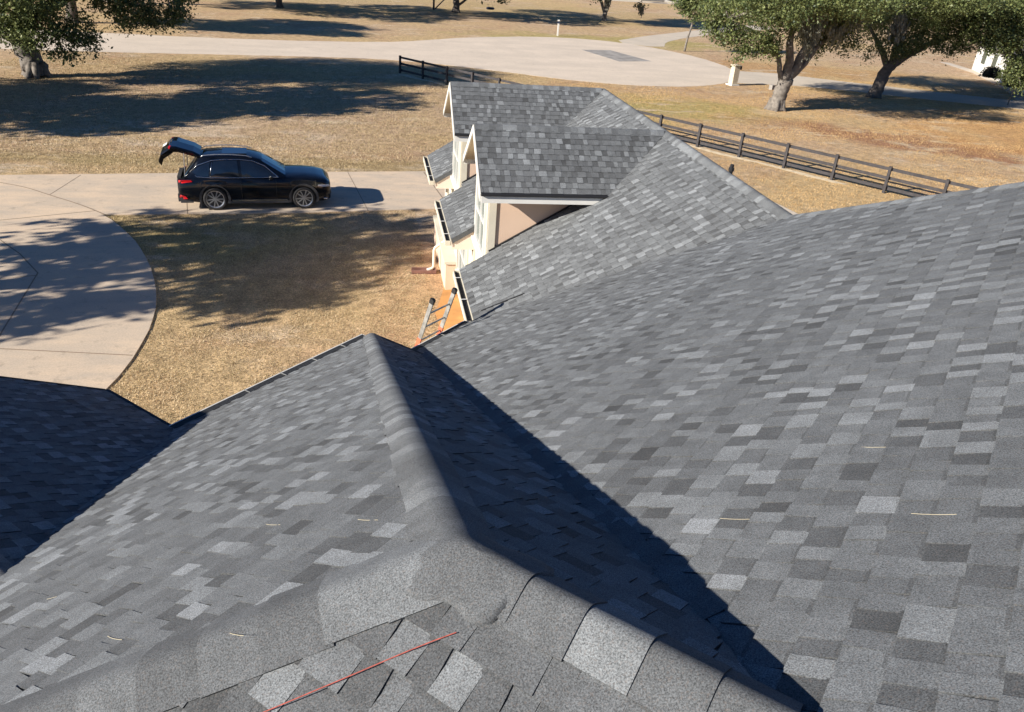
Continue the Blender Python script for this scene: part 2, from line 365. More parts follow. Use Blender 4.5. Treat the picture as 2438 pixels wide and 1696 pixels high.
def roof(O, A, slope_dir, slope, regions, parent, offset, name='roof_slope', seed=0, detail=True, deck=.10, dt=.0):
    """O eave origin (world), A unit eave dir, slope_dir unit horizontal uphill, regions: world xy convex polygons"""
    O = Vector(O); A = Vector(A); S = Vector(slope_dir); B = (S + Vector((0, 0, slope))).normalized(); N = A.cross(B)
    if N.z < 0: N = -N
    cosb = Vector((B.x, B.y, 0)).length
    mb = MB(); rg = random.Random(seed)
    def to2(p): d = Vector((p[0], p[1], 0)) - Vector((O.x, O.y, 0)); return (d.dot(A), d.dot(S) / cosb)
    def to3(a, b, h): return O + A * a + B * b + N * h
    regs = [ccw([to2(p) for p in r]) for r in regions]
    for r in regs:
        mb.slab([to3(a, b, -.004) for a, b in r], N * deck); 
        for k in range(len(mb.t) - len(r) - 2, len(mb.t)): mb.t[k] = .25
    amin = min(p[0] for r in regs for p in r); amax = max(p[0] for r in regs for p in r)
    bmin = min(p[1] for r in regs for p in r); bmax = max(p[1] for r in regs for p in r)
    k0 = math.floor(bmin / EXPO)
    nb = int((bmax - bmin) / EXPO) + 2
    for k in range(nb):
        b0 = (k0 + k) * EXPO; b1 = b0 + EXPO
        a = amin - rg.uniform(.1, 1.0); tooth = False
        piece = rg.gauss(0, .05); pl = a
        while a < amax:
            if a - pl > 1.0: piece = rg.gauss(0, .06); pl = a
            tooth = not tooth
            wd = rg.choice((.085, .10, .115, .13, .16)) * rg.uniform(.9, 1.1)
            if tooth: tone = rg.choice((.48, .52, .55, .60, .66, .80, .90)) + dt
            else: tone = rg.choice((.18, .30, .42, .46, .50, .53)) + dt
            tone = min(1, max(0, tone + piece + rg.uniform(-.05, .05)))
            sk = rg.uniform(-.012, .012)
            h1 = (.0115 if tooth else .0062) + rg.uniform(-.0008, .0012)
            db = rg.uniform(-.0025, .0025)
            t = [(a + sk * 0, b0 + db), (a + wd, b0 + db), (a + wd + sk, b1 + .004), (a + sk, b1 + .004)]
            for r in regs:
                c = clip(t, r)
                if len(c) < 3: continue
                hh = [h1 * max(0, (b1 - q[1]) / EXPO) + .0008 for q in c]
                top = [to3(q[0], q[1], h) for q, h in zip(c, hh)]
                i = len(mb.v); mb.v += [tuple(p) for p in top]; n_ = len(c)
                mb.f.append(tuple(range(i, i + n_))); mb.t.append(tone)
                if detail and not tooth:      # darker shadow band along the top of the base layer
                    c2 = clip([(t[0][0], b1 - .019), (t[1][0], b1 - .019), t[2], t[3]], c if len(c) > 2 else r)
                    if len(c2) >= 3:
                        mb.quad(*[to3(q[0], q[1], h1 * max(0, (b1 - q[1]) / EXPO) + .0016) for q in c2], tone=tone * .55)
                if detail:
                    j = len(mb.v); mb.v += [tuple(to3(q[0], q[1], -.003)) for q in c]
                    for e in range(n_):
                        f_ = (e + 1) % n_
                        mb.f.append((i + e, j + e, j + f_, i + f_)); mb.t.append(tone * (.8 if abs(c[e][1] - c[f_][1]) < .02 else .30))  # tab sides coloured darker so their sunlit edges show less
            a += wd
    return link(name, mb, 'shingle', parent, offset=offset)
def ridge_caps(p0, p1, L, R, parent, offset, w_=.155, seed=1, name='ridge_cap', expo=.143, soft=.045, tones=None):
    """from low/near end p0 to p1; L, R unit vectors lying in the two planes, square to the ridge, pointing down"""
    p0 = Vector(p0); p1 = Vector(p1); d = (p1 - p0); Lg = d.length; d.normalize(); L = Vector(L).normalized(); R = Vector(R).normalized()
    up = -(L + R); up = up.normalized() if up.length > 1e-3 else Vector((0, 0, 1))
    nl = L.cross(d); nl = nl if nl.z > 0 else -nl
    nr = R.cross(d); nr = nr if nr.z > 0 else -nr
    mb = MB(); rg = random.Random(seed); n = max(1, int(Lg / expo)); ex = Lg / n
    lift = .25 * soft * (L + R).length + .002; NS = 8
    for k in range(n):
        tone = rg.choice((.40, .48, .55, .62, .72, .85)) + rg.uniform(-.04, .04)
        if tones and n - 1 - k < len(tones): tone = tones[n - 1 - k]
        ww = w_ + rg.uniform(-.006, .006); sh = rg.uniform(-.006, .006)
        prof = []
        for h_, at in ((.0175, 0.0), (.0115, 1.0)):
            q = p0 + d * (ex * (k + at * 1.12))
            pts = [q + L * (ww + sh) + nl * (h_ * .8), q + L * (ww * .72 + sh) + nl * (h_ + lift * .25), q + L * (soft + (ww * .72 - soft) * .4 + sh) + nl * (h_ + lift * .8)]
            for j in range(NS + 1):
                t = j / NS
                c = L * (soft * (1 - t) ** 2) + R * (soft * t * t)
                nn = (nl * (1 - t) + nr * t).normalized()
                pts.append(q + c + nn * (h_ + lift))
            pts += [q + R * (soft + (ww * .72 - soft) * .4 - sh) + nr * (h_ + lift * .8), q + R * (ww * .72 - sh) + nr * (h_ + lift * .25), q + R * (ww - sh) + nr * (h_ * .8)]
            prof.append(pts)
        i = len(mb.v); m_ = len(prof[0])
        mb.v += [tuple(p) for p in prof[0]] + [tuple(p) for p in prof[1]]
        for j in range(m_ - 1):
            mb.f.append((i + j, i + j + 1, i + m_ + j + 1, i + m_ + j)); mb.t.append(tone)
        # butt end and side skirts (own vertices: keeps the top smooth)
        q = p0 + d * (ex * k)
        low = [x - (nl if jj < m_ // 2 else nr) * .02 for jj, x in enumerate(prof[0])]
        for j in range(m_ - 1):
            mb.quad(prof[0][j], low[j], low[j + 1], prof[0][j + 1], tone=tone * .8)
        mb.quad(prof[0][0], prof[1][0], prof[1][0] - nl * .02, low[0], tone=tone * .5)
        mb.quad(prof[0][-1], low[-1], prof[1][-1] - nr * .02, prof[1][-1], tone=tone * .5)
    return link(name, mb, 'shingle', parent, smooth=True, offset=offset)

# house frame measured from the photograph
D = Vector((.689, .725, 0)).normalized(); Ev = Vector((-D.y, D.x, 0))
J = Vector((1.845, 12.727, 2.811)); K = Vector((6.263, 10.55, 5.542)); Np = Vector((.028, 11.642, 3.088)); Pk = Vector((.278, 1.974, 7.17))
Rg = Vector((1.043, 1.247, 7.17)); A0 = Vector((-2.487, 8.993, 3.088)); V0 = Vector((.787, 10.921, 3.088)); V1 = Vector((1.148, 1.823, 6.878))
tW, tR, tF = .618, .581, .597; xW = 1.845; eR = 2.811; eF = 3.088
zR = lambda p: eR - tR * ((Vector((p[0], p[1], 0)) - Vector((J.x, J.y, 0))).dot(Ev))
base = Vector((3.0, 10.0, 0)); OFF = -base
house = thing('house', 'cream stucco house under steep dark grey shingle roofs, seen from its ridge', 'house', base)

# --- main slope (faces the lawn)
hip2 = Vector((K.x + .40, 2.1, 0)); eave_s = J - D * 1.75
main_poly = [(J.x, J.y), (eave_s.x, eave_s.y), (V0.x, V0.y - .06), (V1.x, V1.y), (Rg.x, Rg.y), (-1.5, 1.1), (-3.2, -1.0), (1.5, -3.6), (hip2.x, hip2.y), (6.36, 7.5), (K.x, K.y)]
def tri_fan(c, pts): return [[c, pts[i], pts[i + 1]] for i in range(len(pts) - 1)]
regs_main = [[(J.x, J.y), (V0.x, V0.y - .12), (V1.x, V1.y), (6.50, 6.6), (K.x, K.y)],
             [(V0.x, V0.y - .12), (J.x, J.y), (eave_s.x, eave_s.y)],
             [(V1.x, V1.y), (Rg.x, Rg.y), (1.3, -4.2), (hip2.x, hip2.y), (6.50, 6.6)],
             [(Rg.x, Rg.y), (-3.6, 1.0), (-3.8, -4.5), (1.3, -4.2)]]
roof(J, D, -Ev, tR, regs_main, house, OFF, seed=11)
# back of that hip, beyond its crest
vf = MB(); vd = (V1 - V0).normalized(); nR0 = Vector((tR * Ev.x, tR * Ev.y, 1)).normalized(); vs = vd.cross(nR0).normalized(); vs = vs if vs.x > 0 else -vs
rv = random.Random(4); Lv = (V1 - V0).length; t_ = .1
while t_ < Lv - .1:
    w0 = .075 + rv.uniform(-.006, .006); ln_ = .150
    a_ = V0 + vd * t_ + nR0 * .020; b_ = V0 + vd * (t_ + ln_ - .006) + nR0 * .012
    i0 = len(vf.t); vf.slab([a_ - vs * .05, a_ + vs * w0, b_ + vs * (w0 + .004), b_ - vs * .05], nR0 * .014)
    vf.t[i0:] = [.40 + rv.uniform(-.1, .1)] + [.02] * (len(vf.t) - i0 - 1); t_ += ln_  # slab edges toned near black: gap shade painted into the cut
link('valley_cut', vf, 'shingle', house, offset=OFF)
hb = MB(); k3 = Vector((hip2.x, hip2.y, zR(hip2)))
hb.quad(K, k3, k3 + Vector((6, 3.0, -3.6)), K + Vector((5.5, 6.0, -3.0)), tone=.5)
link('back_slope', hb, 'shingle', house, offset=OFF)
# --- front bay hip roof (camera stands over it)
dv = (Ev - D).normalized(); Wc = Pk + dv * 9.6 + Vector((0, 0, -9.6 * tF / math.sqrt(2)))
Lr = A0 - D * 3.36; Lr.z = eF + 3.36 * tF      # line of the left bay's ridge, starting on the front plane
s_ = (Vector((Lr.x, Lr.y, 0)) - Vector((Np.x, Np.y, 0))).dot(-Ev)
Lt = Lr - Ev * (( Lr.z - eF) / tF - s_)        # where it dies into the front plane
Lw = A0 - D * 6.72                               # far valley foot
regs_fl = [[(Np.x, Np.y), (A0.x, A0.y), (Lt.x, Lt.y), (Pk.x, Pk.y)], [(Pk.x, Pk.y), (Lt.x, Lt.y), (Lw.x, Lw.y), (Wc.x, Wc.y)]]
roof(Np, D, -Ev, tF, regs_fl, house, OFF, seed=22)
flap = .10
# right face of the bay, running down into the valley
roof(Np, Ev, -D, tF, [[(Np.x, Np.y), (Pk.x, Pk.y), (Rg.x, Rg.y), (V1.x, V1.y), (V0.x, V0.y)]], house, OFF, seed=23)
# face behind the ridge
Wv = Rg + dv * 5 ; 
roof(Pk, Ev, D, tF, [[(Pk.x, Pk.y), (Wc.x, Wc.y), (Wc.x + 1.2, Wc.y - 1.2), (Rg.x, Rg.y)]], house, OFF, seed=24, dt=-.2)  # dt darkens this face's colour to offset the direct sun on it
def down(pl, ridge):      # direction in plane (downhill horizontal pl, slope t) square to ridge
    n_ = Vector((pl.x * tF, pl.y * tF, 1)).normalized(); v = ridge.cross(n_).normalized()
    return v if v.z < 0 else -v
h1 = (Np - Pk).normalized()
ridge_caps(Np + Vector((0, -.04, .03)), Pk + h1 * .07, down(Ev, h1), down(D, h1), house, OFF, seed=3, name='hip_cap', w_=.15, expo=.15, soft=.045)
h2 = (Wc - Pk).normalized()
ridge_caps(Wc, Pk - h2 * -.07, down(Ev, h2), down(-D, h2), house, OFF, seed=5, name='hip_cap', w_=.165, expo=.21, soft=.04, tones=[.62, .60, .30, .42, .26, .46, .32, .28, .36, .3, .4, .3])  # upper cap tones lowered against direct sun
h3 = (Rg - Pk).normalized()
ridge_caps(Rg + h3 * .05, Pk + h3 * .07, down(D, h3), down(-D, h3), house, OFF, seed=12, w_=.155, expo=.20, soft=.025, tones=[.30, .32, .72, .34, .30])  # ridge cap colours also set low where full sun strikes
# cover shingle shaped over the peak where the three crests meet
pk_ = MB(); rgp = random.Random(2); NR, NA = 7, 30
def peak_z(x, y):
    d_ = Vector((x - Pk.x, y - Pk.y, 0)); zs = [-tF * d_.dot(Ev), -tF * d_.dot(D), tF * d_.dot(D)]
    kk = .014; m0 = min(zs); return Pk.z + m0 - kk * math.log(sum(math.exp(-(z_ - m0) / kk) for z_ in zs)) + kk * .45
rows = []
for i_r in range(NR + 1):
    row = []
    for i_a in range(NA):
        a_ = 2 * PI * i_a / NA; Rr = (.20 + .03 * math.cos(2 * a_ + .6) + .035 * math.cos(4 * a_)) * i_r / NR
        x_, y_ = Pk.x + .05 + Rr * math.cos(a_), Pk.y - .06 + Rr * math.sin(a_)
        row.append((x_, y_, peak_z(x_, y_) + .027 - .010 * (i_r / NR) ** 2))
    rows.append(row)
rows.append([(p[0], p[1], p[2] - .02) for p in rows[-1]])
for row in rows: pk_.v += row
for i_r in range(len(rows) - 1):
    for i_a in range(NA): pk_.f.append((i_r * NA + i_a, i_r * NA + (i_a + 1) % NA, (i_r + 1) * NA + (i_a + 1) % NA, (i_r + 1) * NA + i_a)); pk_.t.append(.32)  # peak tone painted low to offset the strong sunlight here
link('peak_cap', pk_, 'shingle', house, offset=OFF, smooth=True)
h4 = (Vector((K.x, K.y, 0)) - Vector((hip2.x, hip2.y, 0))); h4 = (K - k3).normalized()
nR_ = Vector((tR * Ev.x, tR * Ev.y, 1)).normalized(); v4 = h4.cross(nR_).normalized(); v4 = v4 if v4.z < 0 else -v4
ridge_caps(K, k3, v4, down(D, h4), house, OFF, seed=6, name='hip_cap')
# --- left bay (in shade): gable roof
rk = 1.52
La = A0 + Ev * rk; Lra = Lr + Ev * rk
roof(A0, Ev, -D, tF, [[(A0.x, A0.y), (La.x, La.y), (Lra.x, Lra.y), (Lt.x, Lt.y)]], house, OFF, seed=31)
Lw2 = Lw + Ev * rk
roof(Lw, Ev, D, tF, [[(Lw.x, Lw.y), (Lt.x, Lt.y), (Lra.x, Lra.y), (Lw2.x, Lw2.y)]], house, OFF, seed=32)
ridge_caps(Vector((Lra.x, Lra.y, Lr.z)), Vector((Lt.x, Lt.y, Lr.z)), (D - Vector((0, 0, tF))), (-D - Vector((0, 0, tF))), house, OFF, seed=33)

# --- garage wing: slope facing the drive, ridge running away
yE = 24.53; wall_x = 2.416
def wy(x): return J.y + (x - J.x) * (K.y - J.y) / (K.x - J.x)
n1a, n1b = 15.16, 16.955; n2a, n2b = 19.98, 21.81
wing_regs = [[(xW, J.y), (xW, n1a), (wall_x, n1a), (wall_x, wy(wall_x))],
             [(xW, n1b), (xW, n2a), (wall_x, n2a), (wall_x, n1b)],
             [(xW, n2b), (xW, yE), (wall_x, yE), (wall_x, n2b)],
             [(wall_x, wy(wall_x)), (wall_x, yE), (3.1, yE), (K.x, 21.17), (K.x, K.y)]]
roof((xW, J.y, eR), Vector((0, 1, 0)), Vector((1, 0, 0)), tW, wing_regs, house, OFF, seed=41)
roof((10.68, J.y, eR), Vector((0, 1, 0)), Vector((-1, 0, 0)), tW, [[(K.x, K.y), (K.x, 21.17), (9.4, yE), (10.68, yE), (10.68, 9.5), (8.4, 9.8)]], house, OFF, seed=42, detail=False)
hz = lambda x: eR + tW * (x - xW)
er = MB(); er.quad((3.1, yE, hz(3.1) - .01), (K.x, 21.17, K.z - .01), (9.4, yE, hz(3.1) - .01), tone=.5); link('end_slope', er, 'shingle', house, offset=OFF)
dW = Vector((-1, 0, -tW)).normalized(); dW2 = Vector((1, 0, -tW)).normalized()
ridge_caps((K.x, 21.2, K.z), K, dW, dW2, house, OFF, seed=43)

# --- dormers
za = 5.56; ze = 4.574; hw = 1.434; xf = 2.155; td = (za - ze) / hw
def window(parent, x, y0, y1, z0, z1, mid=True, face=-1):
    f_ = MB(); s = .055
    X = x + face * .03
    for a, b, c, d in ((y0, y1, z0, z0 + s), (y0, y1, z1 - s, z1)): f_.box((X, (a + b) / 2, (c + d) / 2), (.04, (b - a) / 2 + .02, (d - c) / 2))
    for yy in (y0 + s / 2, y1 - s / 2): f_.box((X, yy, (z0 + z1) / 2), (.037, s / 2, (z1 - z0) / 2 - s))
    if mid:
        f_.box((X, (y0 + y1) / 2, (z0 + z1) / 2), (.03, (y1 - y0) / 2 - s, .022))
        f_.box((X, (y0 + y1) / 2, (z0 + z1) / 2), (.026, .012, (z1 - z0) / 2 - s))
    f_.box((x + face * .06, (y0 + y1) / 2, z0 - .03), (.07, (y1 - y0) / 2 + .06, .03))
    o = link('window', f_, 'white', parent)
    gl = MB(); gl.box((x + face * .012, (y0 + y1) / 2, (z0 + z1) / 2), (.008, (y1 - y0) / 2 - s * .6, (z1 - z0) / 2 - s * .6))
    link('glass_pane', gl, 'glass', o); return o
for di, yc in enumerate((16.148, 21.173)):
    dw = .94; xi = lambda z: xW + (z - eR) / tW
    wl = MB()
    zt = za - td * dw - .07
    ya, yb = yc - dw, yc + dw
    # front gable wall and the two cheeks
    wl.quad((wall_x, ya, 0), (wall_x, yb, 0), (wall_x, yb, zt), (wall_x, yc, za - .09), (wall_x, ya, zt))
    gwall = wl; wl = MB()
    for yy in (yb, ya):
        if yy == ya: cheek = wl; wl = MB()
        wl.quad((wall_x, yy, hz(wall_x) - .8), (wall_x, yy, zt), (xi(zt) + .3, yy, zt), (xi(zt) + .3, yy, hz(xi(zt)) - .8))
    dorm = link('dormer', wl, 'stucco', house, offset=OFF); link('gable_wall', gwall, 'cream', dorm); link('cheek', cheek, 'stucco', dorm)
    for sgn, sd0 in ((-1, 51), (1, 53)):
        ye = yc + sgn * hw
        roof((xf, ye, ze), Vector((1, 0, 0)), Vector((0, -sgn, 0)), td, [[(xf, ye), (xi(ze) + .02, ye), (K.x, yc), (xf, yc)]], dorm, None, name='dormer_roof', seed=sd0 + di * 7, deck=.06)
        # rake board, eave board, drip edge
        rb = MB(); n_ = Vector((0, sgn * td, 1)).normalized()
        a = Vector((xf - .012, ye + sgn * .02, ze - .02)); b = Vector((xf - .012, yc, za - .005))
        rb.slab([a, b, b + Vector((-.022, 0, 0)), a + Vector((-.022, 0, 0))], Vector((0, 0, .15)))
        link('rake_board', rb, 'white', dorm)
        fb = MB(); fb.box(((xf + xi(ze)) / 2, ye + sgn * .025, ze - .115), ((xi(ze) - xf) / 2, .018, .075)); link('fascia_board', fb, 'white', dorm)
        dp = MB(); dp.box(((xf + xi(ze)) / 2, ye + sgn * .045, ze - .022), ((xi(ze) - xf) / 2 + .01, .05, .02)); link('drip_edge', dp, 'black', dorm)
        sf = MB()
        sf.slab([(xf, ye, ze - .075), (wall_x, ye, ze - .075), (wall_x, yc, za - .085), (xf, yc, za - .085)], (0, 0, .012))
        sf.slab([(wall_x, yc + sgn * dw, ze - .17), (xi(ze) - .25, yc + sgn * dw, ze - .17), (xi(ze) - .25, ye, ze - .17), (wall_x, ye, ze - .17)], (0, 0, .012))
        link('soffit', sf, 'soffit', dorm)
        cb = MB(); cb.box((wall_x - .012, yc + sgn * (dw - .055), 2.0), (.028, .075, 2.45 if True else 1)); link('corner_board', cb, 'cream', dorm)
        cb = MB(); cb.box((wall_x + .06, yc + sgn * (dw + .014), (hz(wall_x) + ze) / 2 - .1), (.075, .016, (ze - hz(wall_x)) / 2)); link('corner_board', cb, 'cream', dorm)
        fl = MB(); p = Vector((wall_x + .02, yc + sgn * (dw + .02), hz(wall_x + .02) + .03)); q = Vector((xi(ze), yc + sgn * (dw + .02), ze + .0))
        fl.bar(p, q, .02, .02); link('flashing', fl, 'black', dorm)
    window(dorm, wall_x, yc - .68, yc + .66, 2.95, 4.35)
    rc = ridge_caps((xf, yc, za), (K.x - .1, yc, za), (0, -1, -td), (0, 1, -td), dorm, None, seed=60 + di, w_=.14)

# boxed ends of the low roof strips
for yn, yf in ((n1b, n2a), (n2b, yE)):
    bx = MB(); zb = 2.56
    for yy in (yn + .03, yf - .03):
        bx.quad((xW + .05, yy, zb), (wall_x, yy, zb), (wall_x, yy, hz(wall_x) - .10), (xW + .05, yy, hz(xW + .05) - .10))
    bx.quad((xW + .05, yn + .03, zb), (wall_x, yn + .03, zb), (wall_x, yf - .03, zb), (xW + .05, yf - .03, zb))
    link('boxed_eave', bx, 'pale', house, offset=OFF)
bx = MB(); bx.box(((xW + wall_x) / 2, (J.y + n1a) / 2, 2.60), ((wall_x - xW) / 2 - .03, (n1a - J.y) / 2 - .1, .02)); link('soffit', bx, 'pale', house, offset=OFF)

# gutters
def gutter(p, q, outd, hang, parent=house, lip='cream', up_=0.0, w_=.125):
    p = Vector(p); q = Vector(q); outd = Vector(outd); u = Vector((0, 0, 1)); d = (q - p).normalized()
    g_ = MB(); mid = (p + q) / 2; L = (q - p).length / 2
    g_.box(mid + outd * w_ - u * .065, (L, .009, .062), (d, outd, u))
    g_.box(mid + outd * (w_ / 2) - u * .122, (L, w_ / 2 - .01, .006), (d, outd, u))
    g_.box(mid - outd * .004 - u * .072, (L, .008, .055), (d, outd, u))
    for e in (p, q): g_.box(e + outd * (w_ / 2) - u * .066, (.006, w_ / 2 - .01, .058), (d, outd, u))
    for k_ in range(len(g_.v)): g_.v[k_] = (g_.v[k_][0], g_.v[k_][1], g_.v[k_][2] + up_)
    o = link('gutter', g_, lip, parent, offset=OFF)
    gg = MB(); gg.box(mid + outd * (w_ / 2) - u * (.050 if up_ == 0 else -up_ + .010), (L - .01, w_ / 2 - .011, .004), (d, outd, u)); link('gutter_guard', gg, 'guard', o)
    for s in hang:
        h_ = MB(); h_.bar(p + d * s - outd * .01 + u * (.004 + up_), p + d * s + outd * (w_ + .004) - u * (.002 - up_), .009 if up_ == 0 else .006, .004); link('hanger', h_, 'steel' if up_ == 0 else 'alu', o)
    return o
gutter((xW, J.y + .02, eR - .02), (xW, n1a, eR - .02), (-1, 0, 0), (.95, 2.02))
gutter((xW, n1b, eR - .02), (xW, n2a, eR - .02), (-1, 0, 0), (.45, 1.35, 2.35))
gutter((xW, n2b, eR - .02), (xW, yE, eR - .02), (-1, 0, 0), (.5, 1.5))
gutter(A0 - Vector((0, 0, .02)), Np - Vector((0, 0, .02)) - D * .1, Ev, (1.2, 1.85, 2.45, 3.05), lip='white', up_=.035, w_=.115)
gutter(Vector((eave_s.x, eave_s.y, eR - .02)) + D * .0, J - D * .12 - Vector((0, 0, .02)), Ev, (.9,), w_=.11, up_=.03, lip='white')
dl = MB()
for p, q in ((Np + Vector((0, 0, -.03)), V0 + Vector((0, 0, -.03))), (A0, La)):
    p = Vector((p.x, p.y, eF - .03)); q = Vector((q.x, q.y, eF - .03))
    dl = MB(); dl.bar(p + D * .02, q + D * .02, .03, .035); link('drip_edge', dl, 'black', house, offset=OFF)
dl = MB()
dl.bar(Vector((La.x, La.y, eF)) + Ev * .01 - Vector((0, 0, .03)), Vector((Lra.x, Lra.y, Lr.z)) + Ev * .01 - Vector((0, 0, .03)), .02, .04)
link('drip_edge', dl, 'black', house, offset=OFF)
# small black gutter strap lying on the near roof
st = MB(); st.bar((2.00, 12.90, hz(2.00) + .012), (2.72, 12.66, hz(2.72) + .014), .014, .008); link('flashing_strap', st, 'black', house, offset=OFF)

# walls
def wall(poly, z0, z1, mat='stucco', name='wall'):
    m_ = MB(); m_.prism(poly, z0, z1); return link(name, m_, mat, house, offset=OFF)
i_ = .45
wlow = MB()
lx = 2.42
for nm_, c_, h_ in (('wall', (6.3, yE - .25, 1.4), (3.85, .05, 1.4)), ('wall', (10.2, 17, 1.4), (.05, 7.4, 1.4)), ('wall', (lx + .05, (13.2 + n1a) / 2, 1.28), (.05, (n1a - 13.2) / 2, 1.28)),
                    ('wall', (lx + .05, (n2b + yE) / 2, 1.28), (.05, (yE - n2b) / 2, 1.28))):
    b_ = MB(); b_.box(c_, h_); link(nm_, b_, 'cream' if h_[0] < 1 else 'stucco', house, offset=OFF)
wlow.box((lx + .05, (n1b + n2a) / 2, 1.28), (.05, (n2a - n1b) / 2, 1.28))
wlow = link('wall', wlow, 'cream', house, offset=OFF)
window(wlow, lx - .0, 18.35, 19.75, .95, 2.25)
window(wlow, lx - .0, 22.4, 23.8, .95, 2.2)
tr = MB()
for y_ in (17.15, 18.2, 19.9): tr.box((lx - .02, y_, 1.55), (.022, .07, 1.0))
tr.box((lx - .02, 18.5, 2.50), (.024, 1.45, .05)); link('wall_trim', tr, 'cream', house, offset=OFF)
lg = MB(); lg.box((2.26, 22.45, .42), (.155, 2.0, .42)); link('brick_base', lg, 'stucco', house, offset=OFF)
lt = MB(); lt.box((2.25, 22.45, .87), (.19, 2.05, .035)); link('ledge', lt, 'cream', house, offset=OFF)
def inset(a, b, n_, d0, d1, z0, z1, mat='stucco'):
    a = Vector(a); b = Vector(b); m_ = MB(); d = (b - a).normalized(); L = (b - a).length
    m_.box((a + b) / 2 - n_ * i_ + Vector((0, 0, (z0 + z1) / 2 - a.z)), (L / 2 + d0, .06, (z1 - z0) / 2), (d, n_, Vector((0, 0, 1))))
    return link('wall', m_, mat, house, offset=OFF)
inset(A0, Np, Ev, -.45, 0, 0, 2.9); inset(Np, V0, D, -.1, 0, 0, 2.9); inset(Vector((eave_s.x, eave_s.y, eR)), J, Ev, .0, 0, 0, 2.7)
inset(A0, La, D, 0, 0, 0, 2.9)
gw = MB(); pa = La - D * .45 - Ev * .3; pb = Lw2 + D * .45 - Ev * .3; pr = Vector((Lra.x, Lra.y, 0)) - Ev * .3
gw.quad((pa.x, pa.y, 0), (pb.x, pb.y, 0), (pb.x, pb.y, 3.1), (pr.x, pr.y, Lr.z - .25), (pa.x, pa.y, 3.1)); link('wall', gw, 'stucco', house, offset=OFF)

# downspout with its elbows
ds = MB()
ds.tube([(2.24, 22.02, 2.70), (2.24, 22.02, 1.02), (2.20, 22.0, .93), (1.93, 21.98, .74), (1.90, 21.98, .66), (1.90, 21.96, .16), (1.84, 21.93, .10), (1.70, 21.88, .08)], .045, 8)
link('downspout', ds, 'cream', house, offset=OFF, smooth=True)
vt = MB(); vp = Vector((6.5, 13.32, K.z - .36))
vt.tube([vp, vp + Vector((0, 0, .42))], .035, 10); vt.tube([vp + Vector((0, 0, .30)), vp + Vector((0, 0, .36))], .05, 10)
link('vent_pipe', vt, 'black', house, offset=OFF)

# splash block, plywood, ladder
sb = MB(); sb.box((1.60, 21.87, .03), (.36, .13, .03)); sb.box((1.60, 21.99, .07), (.36, .02, .04)); sb.box((1.60, 21.75, .07), (.36, .02, .04)); sb.box((1.95, 21.87, .07), (.02, .10, .04))
tag(link('splash_block', sb, 'terra'), 'reddish brown splash block on the grass under the downspout', 'splash block')
pw = MB(); pp = [(1.86, 16.5, .03), (2.41, 16.5, .07), (2.41, 20.3, .07), (2.33, 21.1, .065), (2.12, 20.75, .05), (1.72, 19.0, .03), (1.78, 17.8, .03)]
pw.slab(pp, (0, 0, .022))
tag(link('plywood_sheet', pw, 'ply'), 'orange plywood sheet tilted against the foot of the cream wall', 'plywood')
lad = thing('ladder', 'silver ladder leaning on the roof eave beside the orange plywood, red bands on its rails', 'ladder', (0, 0, 0))
T1 = Vector((1.02, 11.95, 3.52)); T2 = Vector((1.43, 12.38, 3.52))
lean = Ev * 1.155 + Vector((0, 0, -3.52)); ld = lean.normalized(); lad.location = (T1 + T2) / 2 + lean
lo = -((T1 + T2) / 2 + lean); ac = (T2 - T1).normalized(); nn = ac.cross(ld)
for T in (T1, T2):
    r_ = MB(); r_.box(T + lean / 2, (lean.length / 2, .016, .036), (ld, ac, nn)); ro = link('rail', r_, 'alu', lad, offset=lo)
    c_ = MB(); c_.box(T - ld * .02, (.045, .024, .042), (ld, ac, nn)); c_.tube([T - ld * .03 - ac * .03, T - ld * .03 + ac * .03], .045, 12); link('end_cap', c_, 'rubber', ro)
    c_ = MB(); c_.box(T + ld * .92, (.13, .019, .039), (ld, ac, nn)); link('red_band', c_, 'orange', ro)
    c_ = MB(); c_.box(T + lean - ld * .03, (.05, .03, .05), (ld, ac, nn)); link('foot', c_, 'rubber', ro)
for k in range(1, 12):
    p = T1 + ld * (.30 * k - .04); q = T2 + ld * (.30 * k - .04)
    r_ = MB(); r_.tube([p, q], .016, 8); link('rung', r_, 'alu', lad, offset=lo)

# red cord and pale edge strips on the shingles
cs = MB(); a = Vector((.249, 1.713, 7.045)); b = Vector((-.75, 1.676, 6.62)); n_ = Vector((-D.x * tF, -D.y * tF, 1)).normalized()
pts = [a + (b - a) * t + n_ * (.017 + .002 * math.sin(t * 17)) + D * (.008 * math.sin(t * 9)) for t in [q / 14 for q in range(15)]]
cs.tube(pts, .0019, 6)
tag(link('red_cord', cs, 'string'), 'thin red cord lying across the shingles near the roof peak', 'cord')
nR2 = Vector((tR * Ev.x, tR * Ev.y, 1)).normalized(); rr = random.Random(8)
def edge_strip(p, nrm, ax, L, label):  # thin strips added for pale shingle tab edges and sealant lines
    p = Vector(p); ax = Vector(ax).normalized(); q = nrm.cross(ax); m_ = MB()
    pts = [p + ax * (L * (t - .5)) + q * (.12 * L * (t - .5) ** 2) + nrm * .0125 for t in (0, .25, .5, .75, 1)]
    m_.tube(pts, .0008, 5); tag(link('tab_edge_strip', m_, 'straw'), label, 'tab-edge strip', 'tab-edge strips on the roof')
nF2 = Vector((tF * Ev.x, tF * Ev.y, 1)).normalized()
